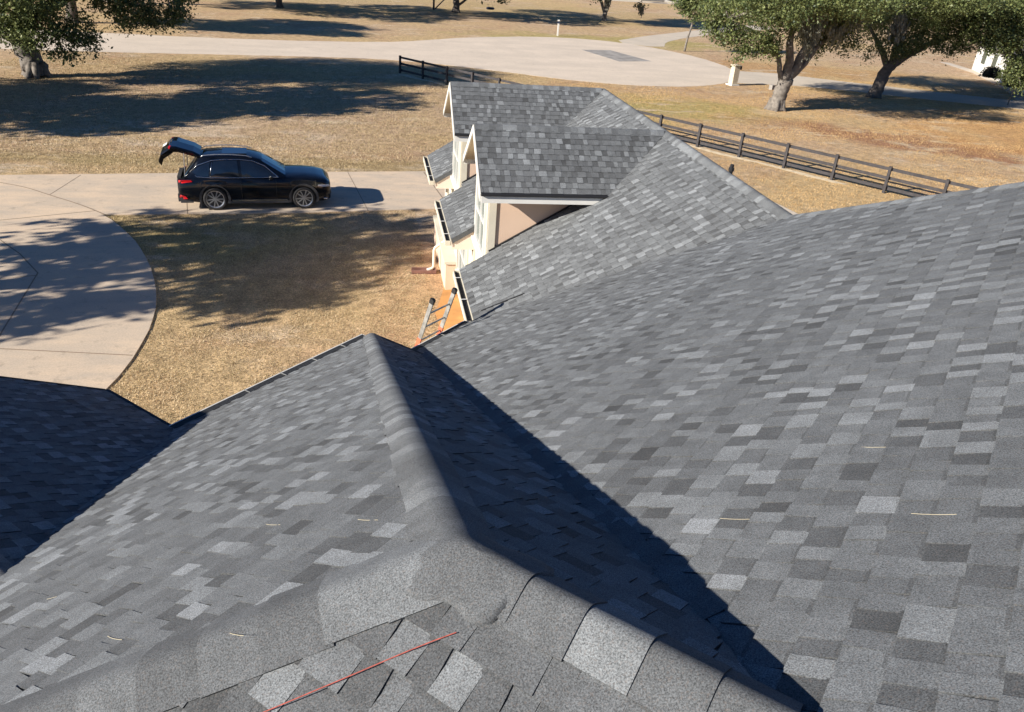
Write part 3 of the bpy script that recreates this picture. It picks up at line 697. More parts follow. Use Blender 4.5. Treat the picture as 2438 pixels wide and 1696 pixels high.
for p, ax, L, nn_, lb in (((1.531, 2.428, 6.797), (.09, -.114, .084), .16, nR2, 'pale tab-edge strip on the big sunlit slope, nearest the valley shadow'),
        ((2.0, 1.945, 7.188), (.083, -.107, .078), .155, nR2, 'yellow tab-edge strip near the right edge of the big sunlit slope'),
        ((2.226, 2.592, 7.024), (.068, -.106, .071), .14, nR2, 'pale tab-edge strip farthest up the big sunlit slope'),
        ((-.021, 2.534, 6.81), (.08, -.102, .077), .15, nF2, 'yellow tab-edge strip beside the near hip of the front bay'),
        ((-.46, 2.988, 6.434), (.082, -.104, .079), .15, nF2, 'pale tab-edge strip in the middle of the front bay slope'),
        ((-.448, 1.926, 6.875), (.073, -.088, .068), .14, nF2, 'pale tab-edge strip close to the red cord on the front bay slope'),
        ((-.965, 2.307, 6.495), (.087, -.096, .077), .15, nF2, 'pale tab-edge strip at the lower left of the front bay slope'),
        ((-1.588, 3.217, 5.851), (.056, -.02, .032), .07, nF2, 'short curled tab-edge strip near the shaded left valley')):
    edge_strip(p, nn_, ax, L, lb)

# ------------------------------------------------------------------ fence
fence = thing('rail_fence', 'dark three-rail board fence running behind the house across the dry field', 'fence', FP0)
PS = 2.437
npost = 18
for i in range(npost):
    p = FD * (PS * i); m_ = MB(); h = 1.17
    m_.box(p + Vector((0, 0, h / 2)), (.06, .06, h / 2), (FD, FN, Vector((0, 0, 1))))
    m_.box(p + Vector((0, 0, h + .008)), (.068, .068, .012), (FD, FN, Vector((0, 0, 1))))
    link('post', m_, 'fence', fence)
    if i < npost - 1:
        for z in (1.06, .66, .22):
            m_ = MB(); a = p - FN * .078 + Vector((0, 0, z)); m_.bar(a + FD * .003, a + FD * (PS - .003) , .016, .068); link('rail', m_, 'fence', fence)

# ------------------------------------------------------------------ car
def make_car():
    car = thing('parked_suv', 'black SUV parked on the driveway with its tailgate raised', 'car', (-5.10 + .0, 27.36, .030), math.atan2(.114, 1) )
    # x forward from rear axle, y=0 at the near (right) tyre face -> centre line y = +.95
    cy = .95; WR = .385
    def lerp(t, tab):
        for (a, va), (b, vb) in zip(tab[:-1], tab[1:]):
            if t <= b:
                k = 0 if b == a else max(0, (t - a) / (b - a)); return va + (vb - va) * k
        return tab[-1][1]
    belt = [(-1.15, .98), (-1.0, 1.03), (-.6, 1.09), (.6, 1.075), (1.9, 1.05), (2.35, 1.06), (2.9, 1.05), (3.4, 1.01), (3.7, .95), (3.86, .83)]
    top = [(-1.15, .99), (-1.0, 1.04), (-.6, 1.10), (1.9, 1.10), (2.15, 1.15), (2.5, 1.14), (3.0, 1.13), (3.4, 1.08), (3.7, 1.0), (3.86, .86)]
    hwid = [(-1.15, .80), (-1.05, .89), (-.8, .935), (-.3, .965), (1.5, .965), (2.9, .965), (3.3, .945), (3.6, .88), (3.78, .79), (3.86, .70)]
    bot = [(-1.15, .52), (-1.0, .36), (-.6, .27), (0, .24), (3.2, .24), (3.6, .24), (3.86, .30)]
    xs = sorted(set([-1.15, -1.12, -1.05, -.95, -.8, -.65, -.5, -.46] + [round(-.44 + .88 * i / 14, 4) for i in range(15)] + [.46, .7, 1.0, 1.4, 1.8, 2.1, 2.4, 2.47] + [round(2.93 - .44 + .88 * i / 14, 4) for i in range(15)] + [3.39, 3.5, 3.6, 3.7, 3.78, 3.83, 3.86]))
    mb = MB(); cols = []
    for x in xs:
        b = lerp(x, bot); w0 = lerp(x, hwid); zb = lerp(x, belt); zt = lerp(x, top)
        arch = False
        for ax_ in (0, 2.93):
            if abs(x - ax_) < .44: b = max(b, math.sqrt(.44 ** 2 - (x - ax_) ** 2) + WR - .02)
        pr = []
        n_s = 6
        for k in range(n_s + 1):
            t = k / n_s; z = b + (zb - .0 - b) * t
            rel = (z - .25) / (zb - .25)
            wv = w0 * (.955 + .045 * math.sin(min(1, max(0, rel * 1.15)) * PI * .75)) - .045 * max(0, rel - .72) / .28
            if rel < .12: wv -= .03
            pr.append((x, -wv, z))
        wb = -pr[-1][1]
        pr += [(x, -wb + .045, zb + .022), (x, -wb * .72, zb + (zt - zb) * .75 + .012), (x, -wb * .35, zt), (x, 0, zt + .004)]
        ring = pr + [(a, -b_, c) for a, b_, c in pr[-2::-1]]
        cols.append([(a, b_ + cy, c) for a, b_, c in ring])
    i = len(mb.v); m_ = len(cols[0])
    for c in cols: mb.v += c
    for k in range(len(cols) - 1):
        for j in range(m_ - 1): mb.f.append((i + k * m_ + j, i + (k + 1) * m_ + j, i + (k + 1) * m_ + j + 1, i + k * m_ + j + 1)); mb.t.append(None)
    mb.f.append(tuple(i + j for j in range(m_))); mb.t.append(None)
    mb.f.append(tuple(i + (len(cols) - 1) * m_ + j for j in range(m_))[::-1]); mb.t.append(None)
    body = link('body', mb, 'paint', car, smooth=True)
    # cabin (roof, pillars)
    def zroof(x): return lerp(x, [(-1.0, 1.12), (-.92, 1.13), (-.5, 1.64), (-.38, 1.735), (-.1, 1.77), (.4, 1.785), (.95, 1.77), (1.35, 1.71), (1.55, 1.65), (2.36, 1.15)])
    def zroof_b(x): return max(zroof(x), 1.12)
    cx = [-.92, -.84, -.72, -.6, -.5, -.38, -.2, .1, .4, .7, .95, 1.15, 1.35, 1.55, 1.75, 1.95, 2.15, 2.36]
    def wroof(x): return lerp(x, [(-.84, .64), (.4, .70), (1.35, .67), (1.55, .65), (2.36, .76)])
    def wbelt(x): return lerp(x, [(-.84, .86), (0, .905), (1.6, .905), (2.36, .86)])
    mb = MB(); cols = []
    for x in cx:
        zt = zroof_b(x); zb = 1.09; wr, wb = wroof(x), wbelt(x)
        ys = [(wb, zb)]
        for t in (.25, .5, .75, .92): ys.append((wb + (wr - wb) * t + .03 * math.sin(t * PI), zb + (zt - .045 - zb) * t))
        ys += [(wr - .02, zt - .028), (wr * .72, zt - .004), (wr * .35, zt + .012), (0, zt + .016)]
        ring = [(x, -a, b) for a, b in ys] + [(x, a, b) for a, b in ys[-2::-1]]
        cols.append([(a, b + cy, c) for a, b, c in ring])
    i = 0; m_ = len(cols[0])
    for c in cols: mb.v += c
    for k in range(len(cols) - 1):
        for j in range(m_ - 1): mb.f.append((i + k * m_ + j, i + (k + 1) * m_ + j, i + (k + 1) * m_ + j + 1, i + k * m_ + j + 1)); mb.t.append(None)
    link('cabin', mb, 'paint', car, smooth=True)
    # side glass on the cabin skin
    def skin(x, z, off=.010, s=-1):
        zt = zroof_b(x); t = min(1, max(0, (z - 1.09) / (zt - .045 - 1.09))); wb, wr = wbelt(x), wroof(x)
        return (x, cy + s * (wb + (wr - wb) * t + .03 * math.sin(t * PI) + off), z)
    def winpoly(pts, s, off):
        mb_ = MB(); c = (sum(p[0] for p in pts) / len(pts), sum(p[1] for p in pts) / len(pts))
        fine = []
        for a, b in zip(pts, pts[1:] + pts[:1]):
            for k in range(5): fine.append((a[0] + (b[0] - a[0]) * k / 5, a[1] + (b[1] - a[1]) * k / 5))
        rings = []
        for sc in (1, .66, .33):
            rings.append([skin(c[0] + (p[0] - c[0]) * sc, c[1] + (p[1] - c[1]) * sc, off, s) for p in fine])
        n = len(fine)
        for r in rings: mb_.v += r
        mb_.v.append(skin(c[0], c[1], off, s))
        for r in range(2):
            for k in range(n): mb_.f.append((r * n + k, r * n + (k + 1) % n, (r + 1) * n + (k + 1) % n, (r + 1) * n + k)); mb_.t.append(None)
        for k in range(n): mb_.f.append((2 * n + k, 2 * n + (k + 1) % n, 3 * n)); mb_.t.append(None)
        return mb_
    W1 = [(2.05, 1.13), (.93, 1.13), (.90, 1.645), (1.28, 1.60), (1.66, 1.43)]
    W2 = [(.83, 1.13), (-.08, 1.14), (.04, 1.625), (.45, 1.66), (.80, 1.65)]
    W3 = [(-.14, 1.145), (-.48, 1.17), (-.66, 1.28), (-.42, 1.47), (-.06, 1.615)]
    for s in (-1, 1):
        for wpts in (W1, W2, W3):
            gl = link('side_window', winpoly(wpts, s, .006), 'carglass', car, smooth=True)
        tb = MB()
        outl = [(2.11, 1.11), (.9, 1.105), (-.1, 1.115), (-.5, 1.145), (-.72, 1.28), (-.45, 1.50), (-.02, 1.65), (.42, 1.69), (.88, 1.68), (1.30, 1.63), (1.69, 1.46), (2.11, 1.11)]
        tb.tube([skin(x, z, .014, s) for x, z in outl], .015, 6, cap=False); tb.tube([skin(-.10, 1.12, .014, s), skin(0, 1.60, .014, s)], .010, 6)
        link('window_trim', tb, 'chrome', car, smooth=True)
        rl = MB(); rl.tube([(x, cy + s * (wroof(x) - .03), zroof(x) + dz) for x, dz in ((-.34, .01), (-.26, .045), (.1, .055), (.6, .055), (1.1, .045), (1.28, .01))], .016, 8)
        link('roof_rail', rl, 'silver', car, smooth=True)
        mr = MB(); mc = (1.86, cy + s * 1.02, 1.13)
        mr.tube([(1.82, cy + s * .90, 1.09), (1.84, cy + s * .96, 1.11)], .025, 8)
        mr.tube([(1.84, cy + s * .94, 1.15), (1.86, cy + s * .97, 1.155), (1.87, cy + s * 1.06, 1.155), (1.86, cy + s * 1.12, 1.15)], [.045, .075, .072, .04], 10)
        link('wing_mirror', mr, 'paint', car, smooth=True)
        sl = MB(); sl.box((1.46, cy + s * .935, .335), (.92, .025, .024)); link('sill_trim', sl, 'chrome', car)
        lc = MB(); lc.box((1.46, cy + s * .925, .275), (.98, .03, .045)); link('sill_cladding', lc, 'plastic', car)
        for ax_ in (0, 2.93):
            ar = MB(); R0, R1 = .425, .505
            a0 = -.35
            pts = [PI * (a0 / PI) + (PI - 2 * a0) * k / 18 for k in range(19)]
            for k in range(18):
                q = []
                for a in (pts[k], pts[k + 1]):
                    for R_ in (R0, R1): q.append((ax_ + R_ * math.cos(a), cy + s * (.955 if R_ == R0 else .972), max(.24, WR + R_ * math.sin(a))))
                ar.quad(q[0], q[1], q[3], q[2])
                ar.quad(q[0], q[2], (q[2][0], cy + s * .85, q[2][2]), (q[0][0], cy + s * .85, q[0][2]))
                ar.quad(q[1], q[3], (q[3][0], cy + s * .90, q[3][2]), (q[1][0], cy + s * .90, q[1][2]))
            link('wheel_arch', ar, 'plastic', car)
            wh = MB(); n = 36
            prof = [(.295, 0.0), (.315, -.012), (.355, -.010), (.380, .012), (.385, .05), (.385, .18), (.37, .22), (.30, .225)]
            yo = cy + s * .96
            for k in range(n):
                a, b = 2 * PI * k / n, 2 * PI * (k + 1) / n
                for (r0, y0), (r1, y1) in zip(prof[:-1], prof[1:]):
                    wh.quad((ax_ + r0 * math.cos(a), yo - s * y0, WR + r0 * math.sin(a)), (ax_ + r0 * math.cos(b), yo - s * y0, WR + r0 * math.sin(b)),
                            (ax_ + r1 * math.cos(b), yo - s * y1, WR + r1 * math.sin(b)), (ax_ + r1 * math.cos(a), yo - s * y1, WR + r1 * math.sin(a)))
            who = link('wheel', wh, 'tyre', car)
            rm = MB()
            for k in range(n):
                a, b = 2 * PI * k / n, 2 * PI * (k + 1) / n
                for (r0, y0), (r1, y1) in (((.300, .0), (.275, .012)), ((.275, .012), (.262, .09))):
                    rm.quad((ax_ + r0 * math.cos(a), yo - s * y0, WR + r0 * math.sin(a)), (ax_ + r0 * math.cos(b), yo - s * y0, WR + r0 * math.sin(b)),
                            (ax_ + r1 * math.cos(b), yo - s * y1, WR + r1 * math.sin(b)), (ax_ + r1 * math.cos(a), yo - s * y1, WR + r1 * math.sin(a)))
            for k in range(10):
                a = 2 * PI * k / 10 + (.12 if k % 2 else -.0)
                d_ = Vector((math.cos(a), 0, math.sin(a))); t_ = Vector((-math.sin(a), 0, math.cos(a)))
                rm.box(Vector((ax_, yo - s * .022, WR)) + d_ * .165, (.115, .012, .018), (d_, Vector((0, 1, 0)), t_))
            rm.tube([(ax_, yo - s * .005, WR), (ax_, yo - s * .06, WR)], .05, 14)
            link('rim', rm, 'silver', who)
            bk = MB(); bk.tube([(ax_, yo - s * .075, WR), (ax_, yo - s * .10, WR)], .28, 24); link('brake_disc', bk, 'plastic', who)
            wl_ = MB(); wl_.tube([(ax_, yo - s * .10, WR + .03), (ax_, yo - s * .40, WR + .03)], .43, 20); link('wheel_well', wl_, 'cabin', car)
        for x0, x1 in ((.88, .885), (2.02, 2.026)):
            sm = MB(); sm.box(((x0 + x1) / 2, cy + s * .938, .74), (.004, .03, .33)); link('door_seam', sm, 'black', car)
        for xx in (1.06, .02):
            dh = MB(); dh.bar((xx, cy + s * .962, .98), (xx + .2, cy + s * .962, .985), .012, .014); link('door_handle', dh, 'paint', car)
        tl = MB(); tl.slab([(-1.10, cy + s * .78, .92), (-.98, cy + s * .90, .94), (-.66, cy + s * .948, 1.0), (-.70, cy + s * .945, 1.045), (-1.02, cy + s * .875, 1.035), (-1.12, cy + s * .74, 1.0)], (0, -s * .03, 0)); link('tail_light', tl, 'red', car)
        rf = MB(); rf.slab([(-1.14, cy + s * .74, .40), (-1.0, cy + s * .90, .40), (-.86, cy + s * .945, .42), (-.92, cy + s * .945, .50), (-1.04, cy + s * .90, .53), (-1.16, cy + s * .72, .52)], (0, -s * .03, 0)); link('rear_reflector', rf, 'red', car)
        hl = MB(); hl.slab([(3.42, cy + s * .93, .85), (3.62, cy + s * .88, .84), (3.82, cy + s * .77, .81), (3.82, cy + s * .77, .75), (3.62, cy + s * .885, .775), (3.42, cy + s * .935, .81)], (0, -s * .03, 0)); link('headlight', hl, 'lamp', car)
        fc = MB(); fc.tube([(3.60, cy + s * .86, .34), (3.72, cy + s * .78, .31), (3.83, cy + s * .62, .30)], .020, 6); link('bumper_trim', fc, 'chrome', car)
        mf = MB(); mf.box((-.47, cy + s * .88, .24), (.012, .09, .13)); link('mud_flap', mf, 'plastic', car)
    ws = MB()
    a, b = 1.60, 2.34
    P0 = []
    for x in (a, (a + b) / 2, b):
        row = []
        for t in (-1, -.5, 0, .5, 1):
            z = zroof_b(x) - (.028 if abs(t) == 1 else 0) + .012 + .012 * (1 - t * t)
            row.append((x, cy + t * (wroof(x) - .045), z))
        P0.append(row)
    for r in range(2):
        for c in range(4): ws.quad(P0[r][c], P0[r + 1][c], P0[r + 1][c + 1], P0[r][c + 1])
    link('windshield', ws, 'carglass', car, smooth=True)
    sr = MB(); sr.box((.72, cy, zroof(.72) + .022), (.40, .40, .006)); link('sunroof', sr, 'carglass', car)
    gr = MB(); gr.box((3.845, cy, .50), (.03, .50, .16)); link('grille', gr, 'plastic', car)
    gt = MB(); gt.tube([(3.85, cy - .56, .70), (3.89, cy - .50, .42), (3.89, cy, .33), (3.89, cy + .50, .42), (3.85, cy + .56, .70)], .016, 6); link('grille_trim', gt, 'chrome', car)
    bp = MB(); bp.box((-1.08, cy, .40), (.10, .80, .12)); bp.box((-.9, cy, .34), (.2, .9, .08)); link('rear_bumper', bp, 'plastic', car)
    cb = MB(); cb.box((-1.10, cy, .80), (.06, .56, .27)); cb.box((-.62, cy, 1.25), (.02, .60, .20)); link('cargo_shade_box', cb, 'cabin', car)  # solid dark boxes stand in for the shade inside the open rear
    for s in (-1, 1):
        stt = MB(); stt.tube([(-.90, cy + s * .66, 1.10), (-.85, cy + s * .62, 1.90)], .014, 6); link('gas_strut', stt, 'silver', car)
    # raised tailgate
    tg = MB()
    prof = [(-.36, 1.78, .60), (-.56, 1.90, .66), (-1.08, 2.07, .70), (-1.22, 2.08, .72), (-1.56, 1.84, .66), (-1.66, 1.60, .60)]
    cols = []
    for x, z, w_ in prof:
        cols.append([(x, cy - w_, z - .03), (x, cy - w_ * .93, z + .03), (x, cy, z + .055), (x, cy + w_ * .93, z + .03), (x, cy + w_, z - .03), (x + .07, cy + w_ * .9, z - .17), (x + .07, cy - w_ * .9, z - .17)])
    for c in cols: tg.v += c
    m_ = 7
    for k in range(len(cols) - 1):
        for j in range(m_): tg.f.append((k * m_ + j, k * m_ + (j + 1) % m_, (k + 1) * m_ + (j + 1) % m_, (k + 1) * m_ + j)); tg.t.append(None)
    tg.f.append(tuple(range(m_))); tg.f.append(tuple(range((len(cols) - 1) * m_, len(cols) * m_))[::-1]); tg.t += [None, None]
    tgo = link('tailgate', tg, 'paint', car)
    rw = MB(); rw.slab([(-.60, cy - .50, 1.945), (-.60, cy + .50, 1.945), (-1.08, cy + .56, 2.105), (-1.08, cy - .56, 2.105)], (.01, 0, .01)); link('rear_window', rw, 'carglass', tgo)
    ct = MB(); ct.tube([(-1.27, cy - .6, 2.09), (-1.28, cy, 2.13), (-1.27, cy + .6, 2.09)], .014, 6); link('chrome_strip', ct, 'chrome', tgo)
    nb = MB(); nb.slab([(-1.40, cy - .17, 2.045), (-1.40, cy + .17, 2.045), (-1.52, cy + .17, 1.972), (-1.52, cy - .17, 1.972)], (.01, 0, .01)); link('number_plate', nb, 'plate', tgo)
    for s in (-1, 1):
        t2 = MB(); t2.bar((-1.24, cy + s * .60, 2.095), (-1.28, cy + s * .71, 2.05), .03, .02); link('tail_light', t2, 'red', tgo)
    return car
make_car()

# ------------------------------------------------------------------ trees
def np_leaves(name, blobs, n, size, seed, mat, parent, droop=0.0, clump=.34, per=26, shells=.35):
    rg = np.random.default_rng(seed)
    B = np.array(blobs, float); vol = (B[:, 3] * B[:, 4] * B[:, 5]) ** (2 / 3); pr = vol / vol.sum()
    nc = max(1, n // per)
    bi = rg.choice(len(B), nc, p=pr)
    dirs = rg.normal(size=(nc, 3)); dirs /= np.linalg.norm(dirs, axis=1)[:, None]
    rad = rg.uniform(shells, 1.0, nc) ** .6 * rg.uniform(.82, 1.12, nc)
    cen = B[bi, :3] + dirs * rad[:, None] * B[bi, 3:6]
    ctone = rg.uniform(0, 1, nc)
    idx = np.repeat(np.arange(nc), per); N = len(idx)
    p = cen[idx] + rg.normal(size=(N, 3)) * np.array([clump, clump, clump * .75]) * rg.uniform(.5, 1.2, nc)[idx][:, None]
    if droop: p[:, 2] -= np.abs(rg.normal(size=N)) * droop
    p[:, 2] = np.maximum(p[:, 2], .6)
    nrm = rg.normal(size=(N, 3)); nrm[:, 2] = np.abs(nrm[:, 2]) + .25; nrm /= np.linalg.norm(nrm, axis=1)[:, None]
    a = np.cross(nrm, rg.normal(size=(N, 3))); a /= np.linalg.norm(a, axis=1)[:, None]; b = np.cross(nrm, a)
    s = size * (rg.uniform(.45, 1.0, N) + (rg.uniform(0, 1, N) ** 4) * 1.1)[:, None]
    if droop: a = a * .3; a[:, 2] -= 1; s = s
    q = np.stack([p - a * s, p + b * s * .55, p + a * s, p - b * s * .55], 1).reshape(-1, 3)
    me = bpy.data.meshes.new(name); me.vertices.add(4 * N); me.vertices.foreach_set('co', q.ravel().astype(np.float32))
    me.loops.add(4 * N); me.loops.foreach_set('vertex_index', np.arange(4 * N, dtype=np.int32))
    me.polygons.add(N); me.polygons.foreach_set('loop_start', np.arange(0, 4 * N, 4, dtype=np.int32)); me.polygons.foreach_set('loop_total', np.full(N, 4, np.int32))
    at = me.attributes.new('tone', 'FLOAT', 'FACE'); at.data.foreach_set('value', np.clip(ctone[idx] * .7 + rg.uniform(-.1, .4, N), 0, 1).astype(np.float32))
    me.materials.append(M[mat]); me.update(calc_edges=True); me.validate()
    o = bpy.data.objects.new(name, me); C.objects.link(o); o.parent = parent
    return o
def wob(p0, p1, n, amp, rg):
    p0 = Vector(p0); p1 = Vector(p1); out_ = []
    for k in range(n + 1):
        t = k / n; p = p0.lerp(p1, t)
        if 0 < k < n: p += Vector([rg.uniform(-amp, amp) for _ in range(3)])
        out_.append(p)
    return out_
def tree(label, cat, base_, limbs, blobs, n, size=.10, seed=1, leaf='leaf_lit', bark='bark', moss=None, twigs=40, group=None, per=26, clump=.34, name='oak_tree', flare=True):
    t = thing(name, label, cat, (base_[0], base_[1], 0), group=group); rg = random.Random(seed)
    tm = MB()
    for pts, rads in limbs:
        P = []; R_ = []
        for k in range(len(pts) - 1):
            seg = wob(pts[k], pts[k + 1], 4, rads[k] * .14, rg)
            for j, q in enumerate(seg[:-1]): P.append(q); R_.append((rads[k] + (rads[k + 1] - rads[k]) * j / 4) * rg.uniform(.95, 1.06))
        P.append(Vector(pts[-1])); R_.append(rads[-1]); tm.tube(P, R_, 12)
    if flare:
        r0 = limbs[0][1][0]
        for k in range(6):
            a = 2 * PI * k / 6 + rg.uniform(-.3, .3); d = Vector((math.cos(a), math.sin(a), 0))
            tm.tube([Vector((0, 0, r0 * 1.1)) + d * r0 * .55, Vector((0, 0, r0 * .35)) + d * r0 * .82, d * r0 * 1.2 - Vector((0, 0, .05))], [r0 * .34, r0 * .28, r0 * .14], 7)
    link('trunk', tm, bark, t, smooth=True)
    # branches reaching into the crown
    bm_ = MB(); ends = [Vector(l[0][-1]) for l in limbs]
    for k in range(twigs):
        b = rg.choice(blobs); c = Vector(b[:3]); e = min(ends, key=lambda q: (q - c).length)
        tip = c + Vector([rg.uniform(-.8, .8) * b[3 + j] for j in range(3)])
        mid = e.lerp(tip, .5) + Vector((rg.uniform(-.3, .3), rg.uniform(-.3, .3), rg.uniform(0, .4)))
        bm_.tube([e, mid, tip], [.07, .045, .012], 5, cap=False)
    if twigs: link('branches', bm_, bark, t, smooth=True)
    np_leaves('crown', blobs, n, size, seed, leaf, t, per=per, clump=clump)
    if moss: np_leaves('moss', moss, int(sum(m[3] * m[4] for m in moss) * 2600), .11, seed + 5, 'moss', t, droop=.45, clump=.13, per=60)
    return t
big = [(0, 0, 6.5, 4.5, 4, 2), (3.5, .5, 7.2, 4, 4, 2), (-4, .5, 7, 4, 4, 2.4), (0, 3, 7.5, 4.5, 4, 2.4), (0, 0, 9.3, 4.5, 4.5, 2)]
tree('massive live oak at the far left with bright green boughs over a dark leaning trunk', 'tree', (-18.7, 51.6),
     [([(0, 0, -.1), (-.15, 0, .9), (-.45, 0, 2.0), (-.6, 0, 2.9)], [.72, .58, .55, .58]), ([(-.5, 0, 2.4), (-2.6, .4, 3.6), (-5, 0, 5.4)], [.42, .3, .14]), ([(-.5, 0, 2.6), (1.6, .4, 4.0), (4.2, .5, 5.2), (7, 1, 5.6)], [.42, .32, .22, .10]), ([(-.5, 0, 2.8), (.3, .8, 5), (.6, 1, 8)], [.45, .34, .15])],
     [(-.3, -2, 3.3, 1.4, 1.2, 1.25), (.6, -2.2, 2.35, 1.1, 1.1, .75), (1.9, -1.6, 2.9, 1.3, 1.3, .9), (3.1, -1, 2.7, 1.1, 1.3, 1.0), (3.45, -.6, 1.75, .42, .5, .8), (2.3, -1.6, 1.6, .7, .7, .35), (5.6, .4, 3.7, 1.5, 1.2, .85), (7.0, .6, 3.5, 1.2, 1.0, .75), (8.1, .4, 3.9, .8, .8, .6), (4.6, 0, 4.3, 1.3, 1.2, .8), (5.2, .2, 2.9, .5, .5, .45),
      (-2.0, -.6, 2.7, .55, .9, 1.1), (-2.3, -.5, 4.4, 1.6, 1.5, 1.1), (1.2, -2.5, 4.4, 2.5, 1.8, 1.0)] + big + [(7, 2, 6.4, 3, 3, 1.5), (2, -3, 8, 3.4, 2.6, 1.6), (0, -1, 11.5, 4, 3.6, 1.5), (4.5, -3, 9.5, 2.5, 2, 1.2)], 175000, .078, 71, bark='bark', clump=.30)
tree('live oak behind the fence with a forked pale trunk and grey moss', 'tree', (27.0, 50.7),
     [([(0, 0, -.1), (.05, 0, .6), (.15, 0, 1.3), (.3, 0, 1.95)], [.60, .50, .46, .50]), ([(.15, 0, 1.8), (-.35, -.1, 2.5), (-.6, -.1, 3.3), (-1.1, -.1, 4.0)], [.20, .17, .14, .08]), ([(.2, 0, 1.9), (.25, -.1, 3.0), (-.05, -.1, 4.2), (.0, 0, 5.6)], [.34, .28, .24, .12]),
      ([(.3, 0, 1.8), (.9, 0, 3.0), (1.3, .1, 4.2), (2.4, .2, 5.2)], [.34, .28, .22, .10]), ([(.4, .1, 1.9), (1.5, .2, 3.0), (2.1, .4, 3.9), (3.5, .6, 5.2)], [.26, .2, .16, .09]), ([(-.6, -.1, 3.3), (-2.2, -.2, 4.6), (-4.5, 0, 5.4)], [.13, .11, .06])],
     [(-4.6, -.2, 4.8, 1.5, 1.2, .95), (-3.1, -.8, 4.2, 1.3, 1.1, .8), (-2.0, -1, 4.1, .9, 1.0, .8), (-5.5, .2, 5.5, .9, 1.0, .75), (-3.5, -.4, 3.4, .45, .5, .5), (-1.3, -.6, 3.7, .5, .6, .45), (-1.2, -.8, 5.4, 1.5, 1.3, .9), (1.0, .4, 5.9, 1.8, 1.5, 1.1), (2.9, .8, 5.4, 1.6, 1.5, 1.1), (4.1, .2, 4.5, 1.0, 1.1, 1.0),
      (2.4, 1.2, 4.2, 1.1, 1.0, .8), (-3, 0, 6.4, 2.4, 2, 1.2), (0, -1, 6.9, 3, 2.5, 1.3), (3, 0, 6.8, 2.5, 2.5, 1.3), (-2, 1, 8, 4, 4, 2), (2.5, 1, 8.2, 4, 4, 2), (0, 0, 9.8, 4, 4, 2), (-3.5, -4, 6.6, 3, 2.6, 1.1), (1, -4.5, 7.2, 3, 2.4, 1.1), (-1, 5.5, 6.4, 3.6, 3, 1.4)], 140000, .072, 72, clump=.30,
     moss=[(.2, -1.5, 6.2, 1.0, .6, .9), (.6, -1.6, 5.2, .6, .5, .8), (2.6, -.6, 5.8, .8, .6, .8), (3.6, -.4, 6.2, .8, .6, .6)])
tree('live oak behind the fence with a dark trunk leaning right over the pale drive', 'tree', (38.7, 57.7),
     [([(0, 0, -.1), (.15, 0, .9), (.4, 0, 1.9), (.9, 0, 2.8)], [.52, .45, .42, .40]), ([(.7, 0, 2.4), (2.2, 0, 3.4), (3.8, 0, 4.2), (6, 0, 5)], [.32, .26, .2, .09]), ([(.8, 0, 2.7), (.8, 0, 4), (.2, 0, 5.5)], [.32, .26, .12]), ([(.5, 0, 2.2), (-.5, .1, 3.6), (-1.8, .2, 5)], [.24, .18, .09])],
     [(-.5, -1.2, 3.9, 1.2, 1.1, 1.0), (.9, -1.2, 4.0, 1.2, 1.2, .9), (2.6, -.8, 4.5, 1.5, 1.3, .9), (4.6, -.6, 4.2, 1.6, 1.3, .9), (6.2, -.2, 4.5, 1.3, 1.2, .9), (-1.6, -.6, 3.3, .5, .6, .85), (-1.4, -.3, 5.1, 1.3, 1.3, 1.1), (1.5, -.6, 5.9, 2.4, 2, 1.2), (4.8, -.2, 6, 2.4, 2, 1.3), (3, 2, 7.6, 4, 4, 2), (-1, 1, 7.2, 3, 3, 1.8), (6.5, 1, 7, 2.5, 2.5, 1.6), (2, 0, 9.4, 4, 4, 2), (1, 6, 5.8, 4, 3.4, 1.6), (6, 5.5, 6, 3.4, 3, 1.5), (-3, 4.5, 6.4, 2.6, 2.6, 1.3), (2, -4, 7.4, 3.2, 2.4, 1.1)],
     125000, .072, 73, bark='barkdark', clump=.30, moss=[(-.8, -1.6, 5.4, .8, .5, .9)])
tree('spreading oak at the right edge whose boughs hang almost to the pale path', 'tree', (53.2, 55.2),
     [([(0, 0, -.1), (0, 0, 1.5), (-.3, 0, 2.8)], [.5, .42, .38]), ([(-.3, 0, 2.6), (-3.5, -.3, 4.2), (-7.5, -.3, 5.2)], [.28, .2, .08]), ([(-.3, 0, 2.7), (.6, 0, 5)], [.28, .12])],
     [(-8.8, 0, 5.4, 1.4, 1.3, 1.0), (-7.6, -.5, 4.7, 1.5, 1.3, 1.0), (-5.6, -.9, 3.4, 1.2, 1.0, .8), (-4.3, -1.1, 2.4, 1.0, .9, .65), (-6.2, -.9, 2.5, .8, .7, .5), (-5.0, -1.0, 1.9, .7, .6, .4), (-3.2, -.8, 2.9, 1.3, 1.2, 1.2), (-3.6, -1, 4.8, 1.8, 1.4, 1.2), (-5.6, -.6, 5.0, 1.6, 1.4, 1.1), (-5.4, 0, 6.2, 2.6, 2.2, 1.2), (-8.5, .6, 6.8, 2.4, 2, 1.2), (0, 0, 6, 3, 3, 2), (-3, 1, 8, 4, 4, 1.8), (1, 0, 8, 4, 4, 2)],
     135000, .075, 74, clump=.30, moss=[(-4.6, -1.7, 3.8, .9, .5, .9)])
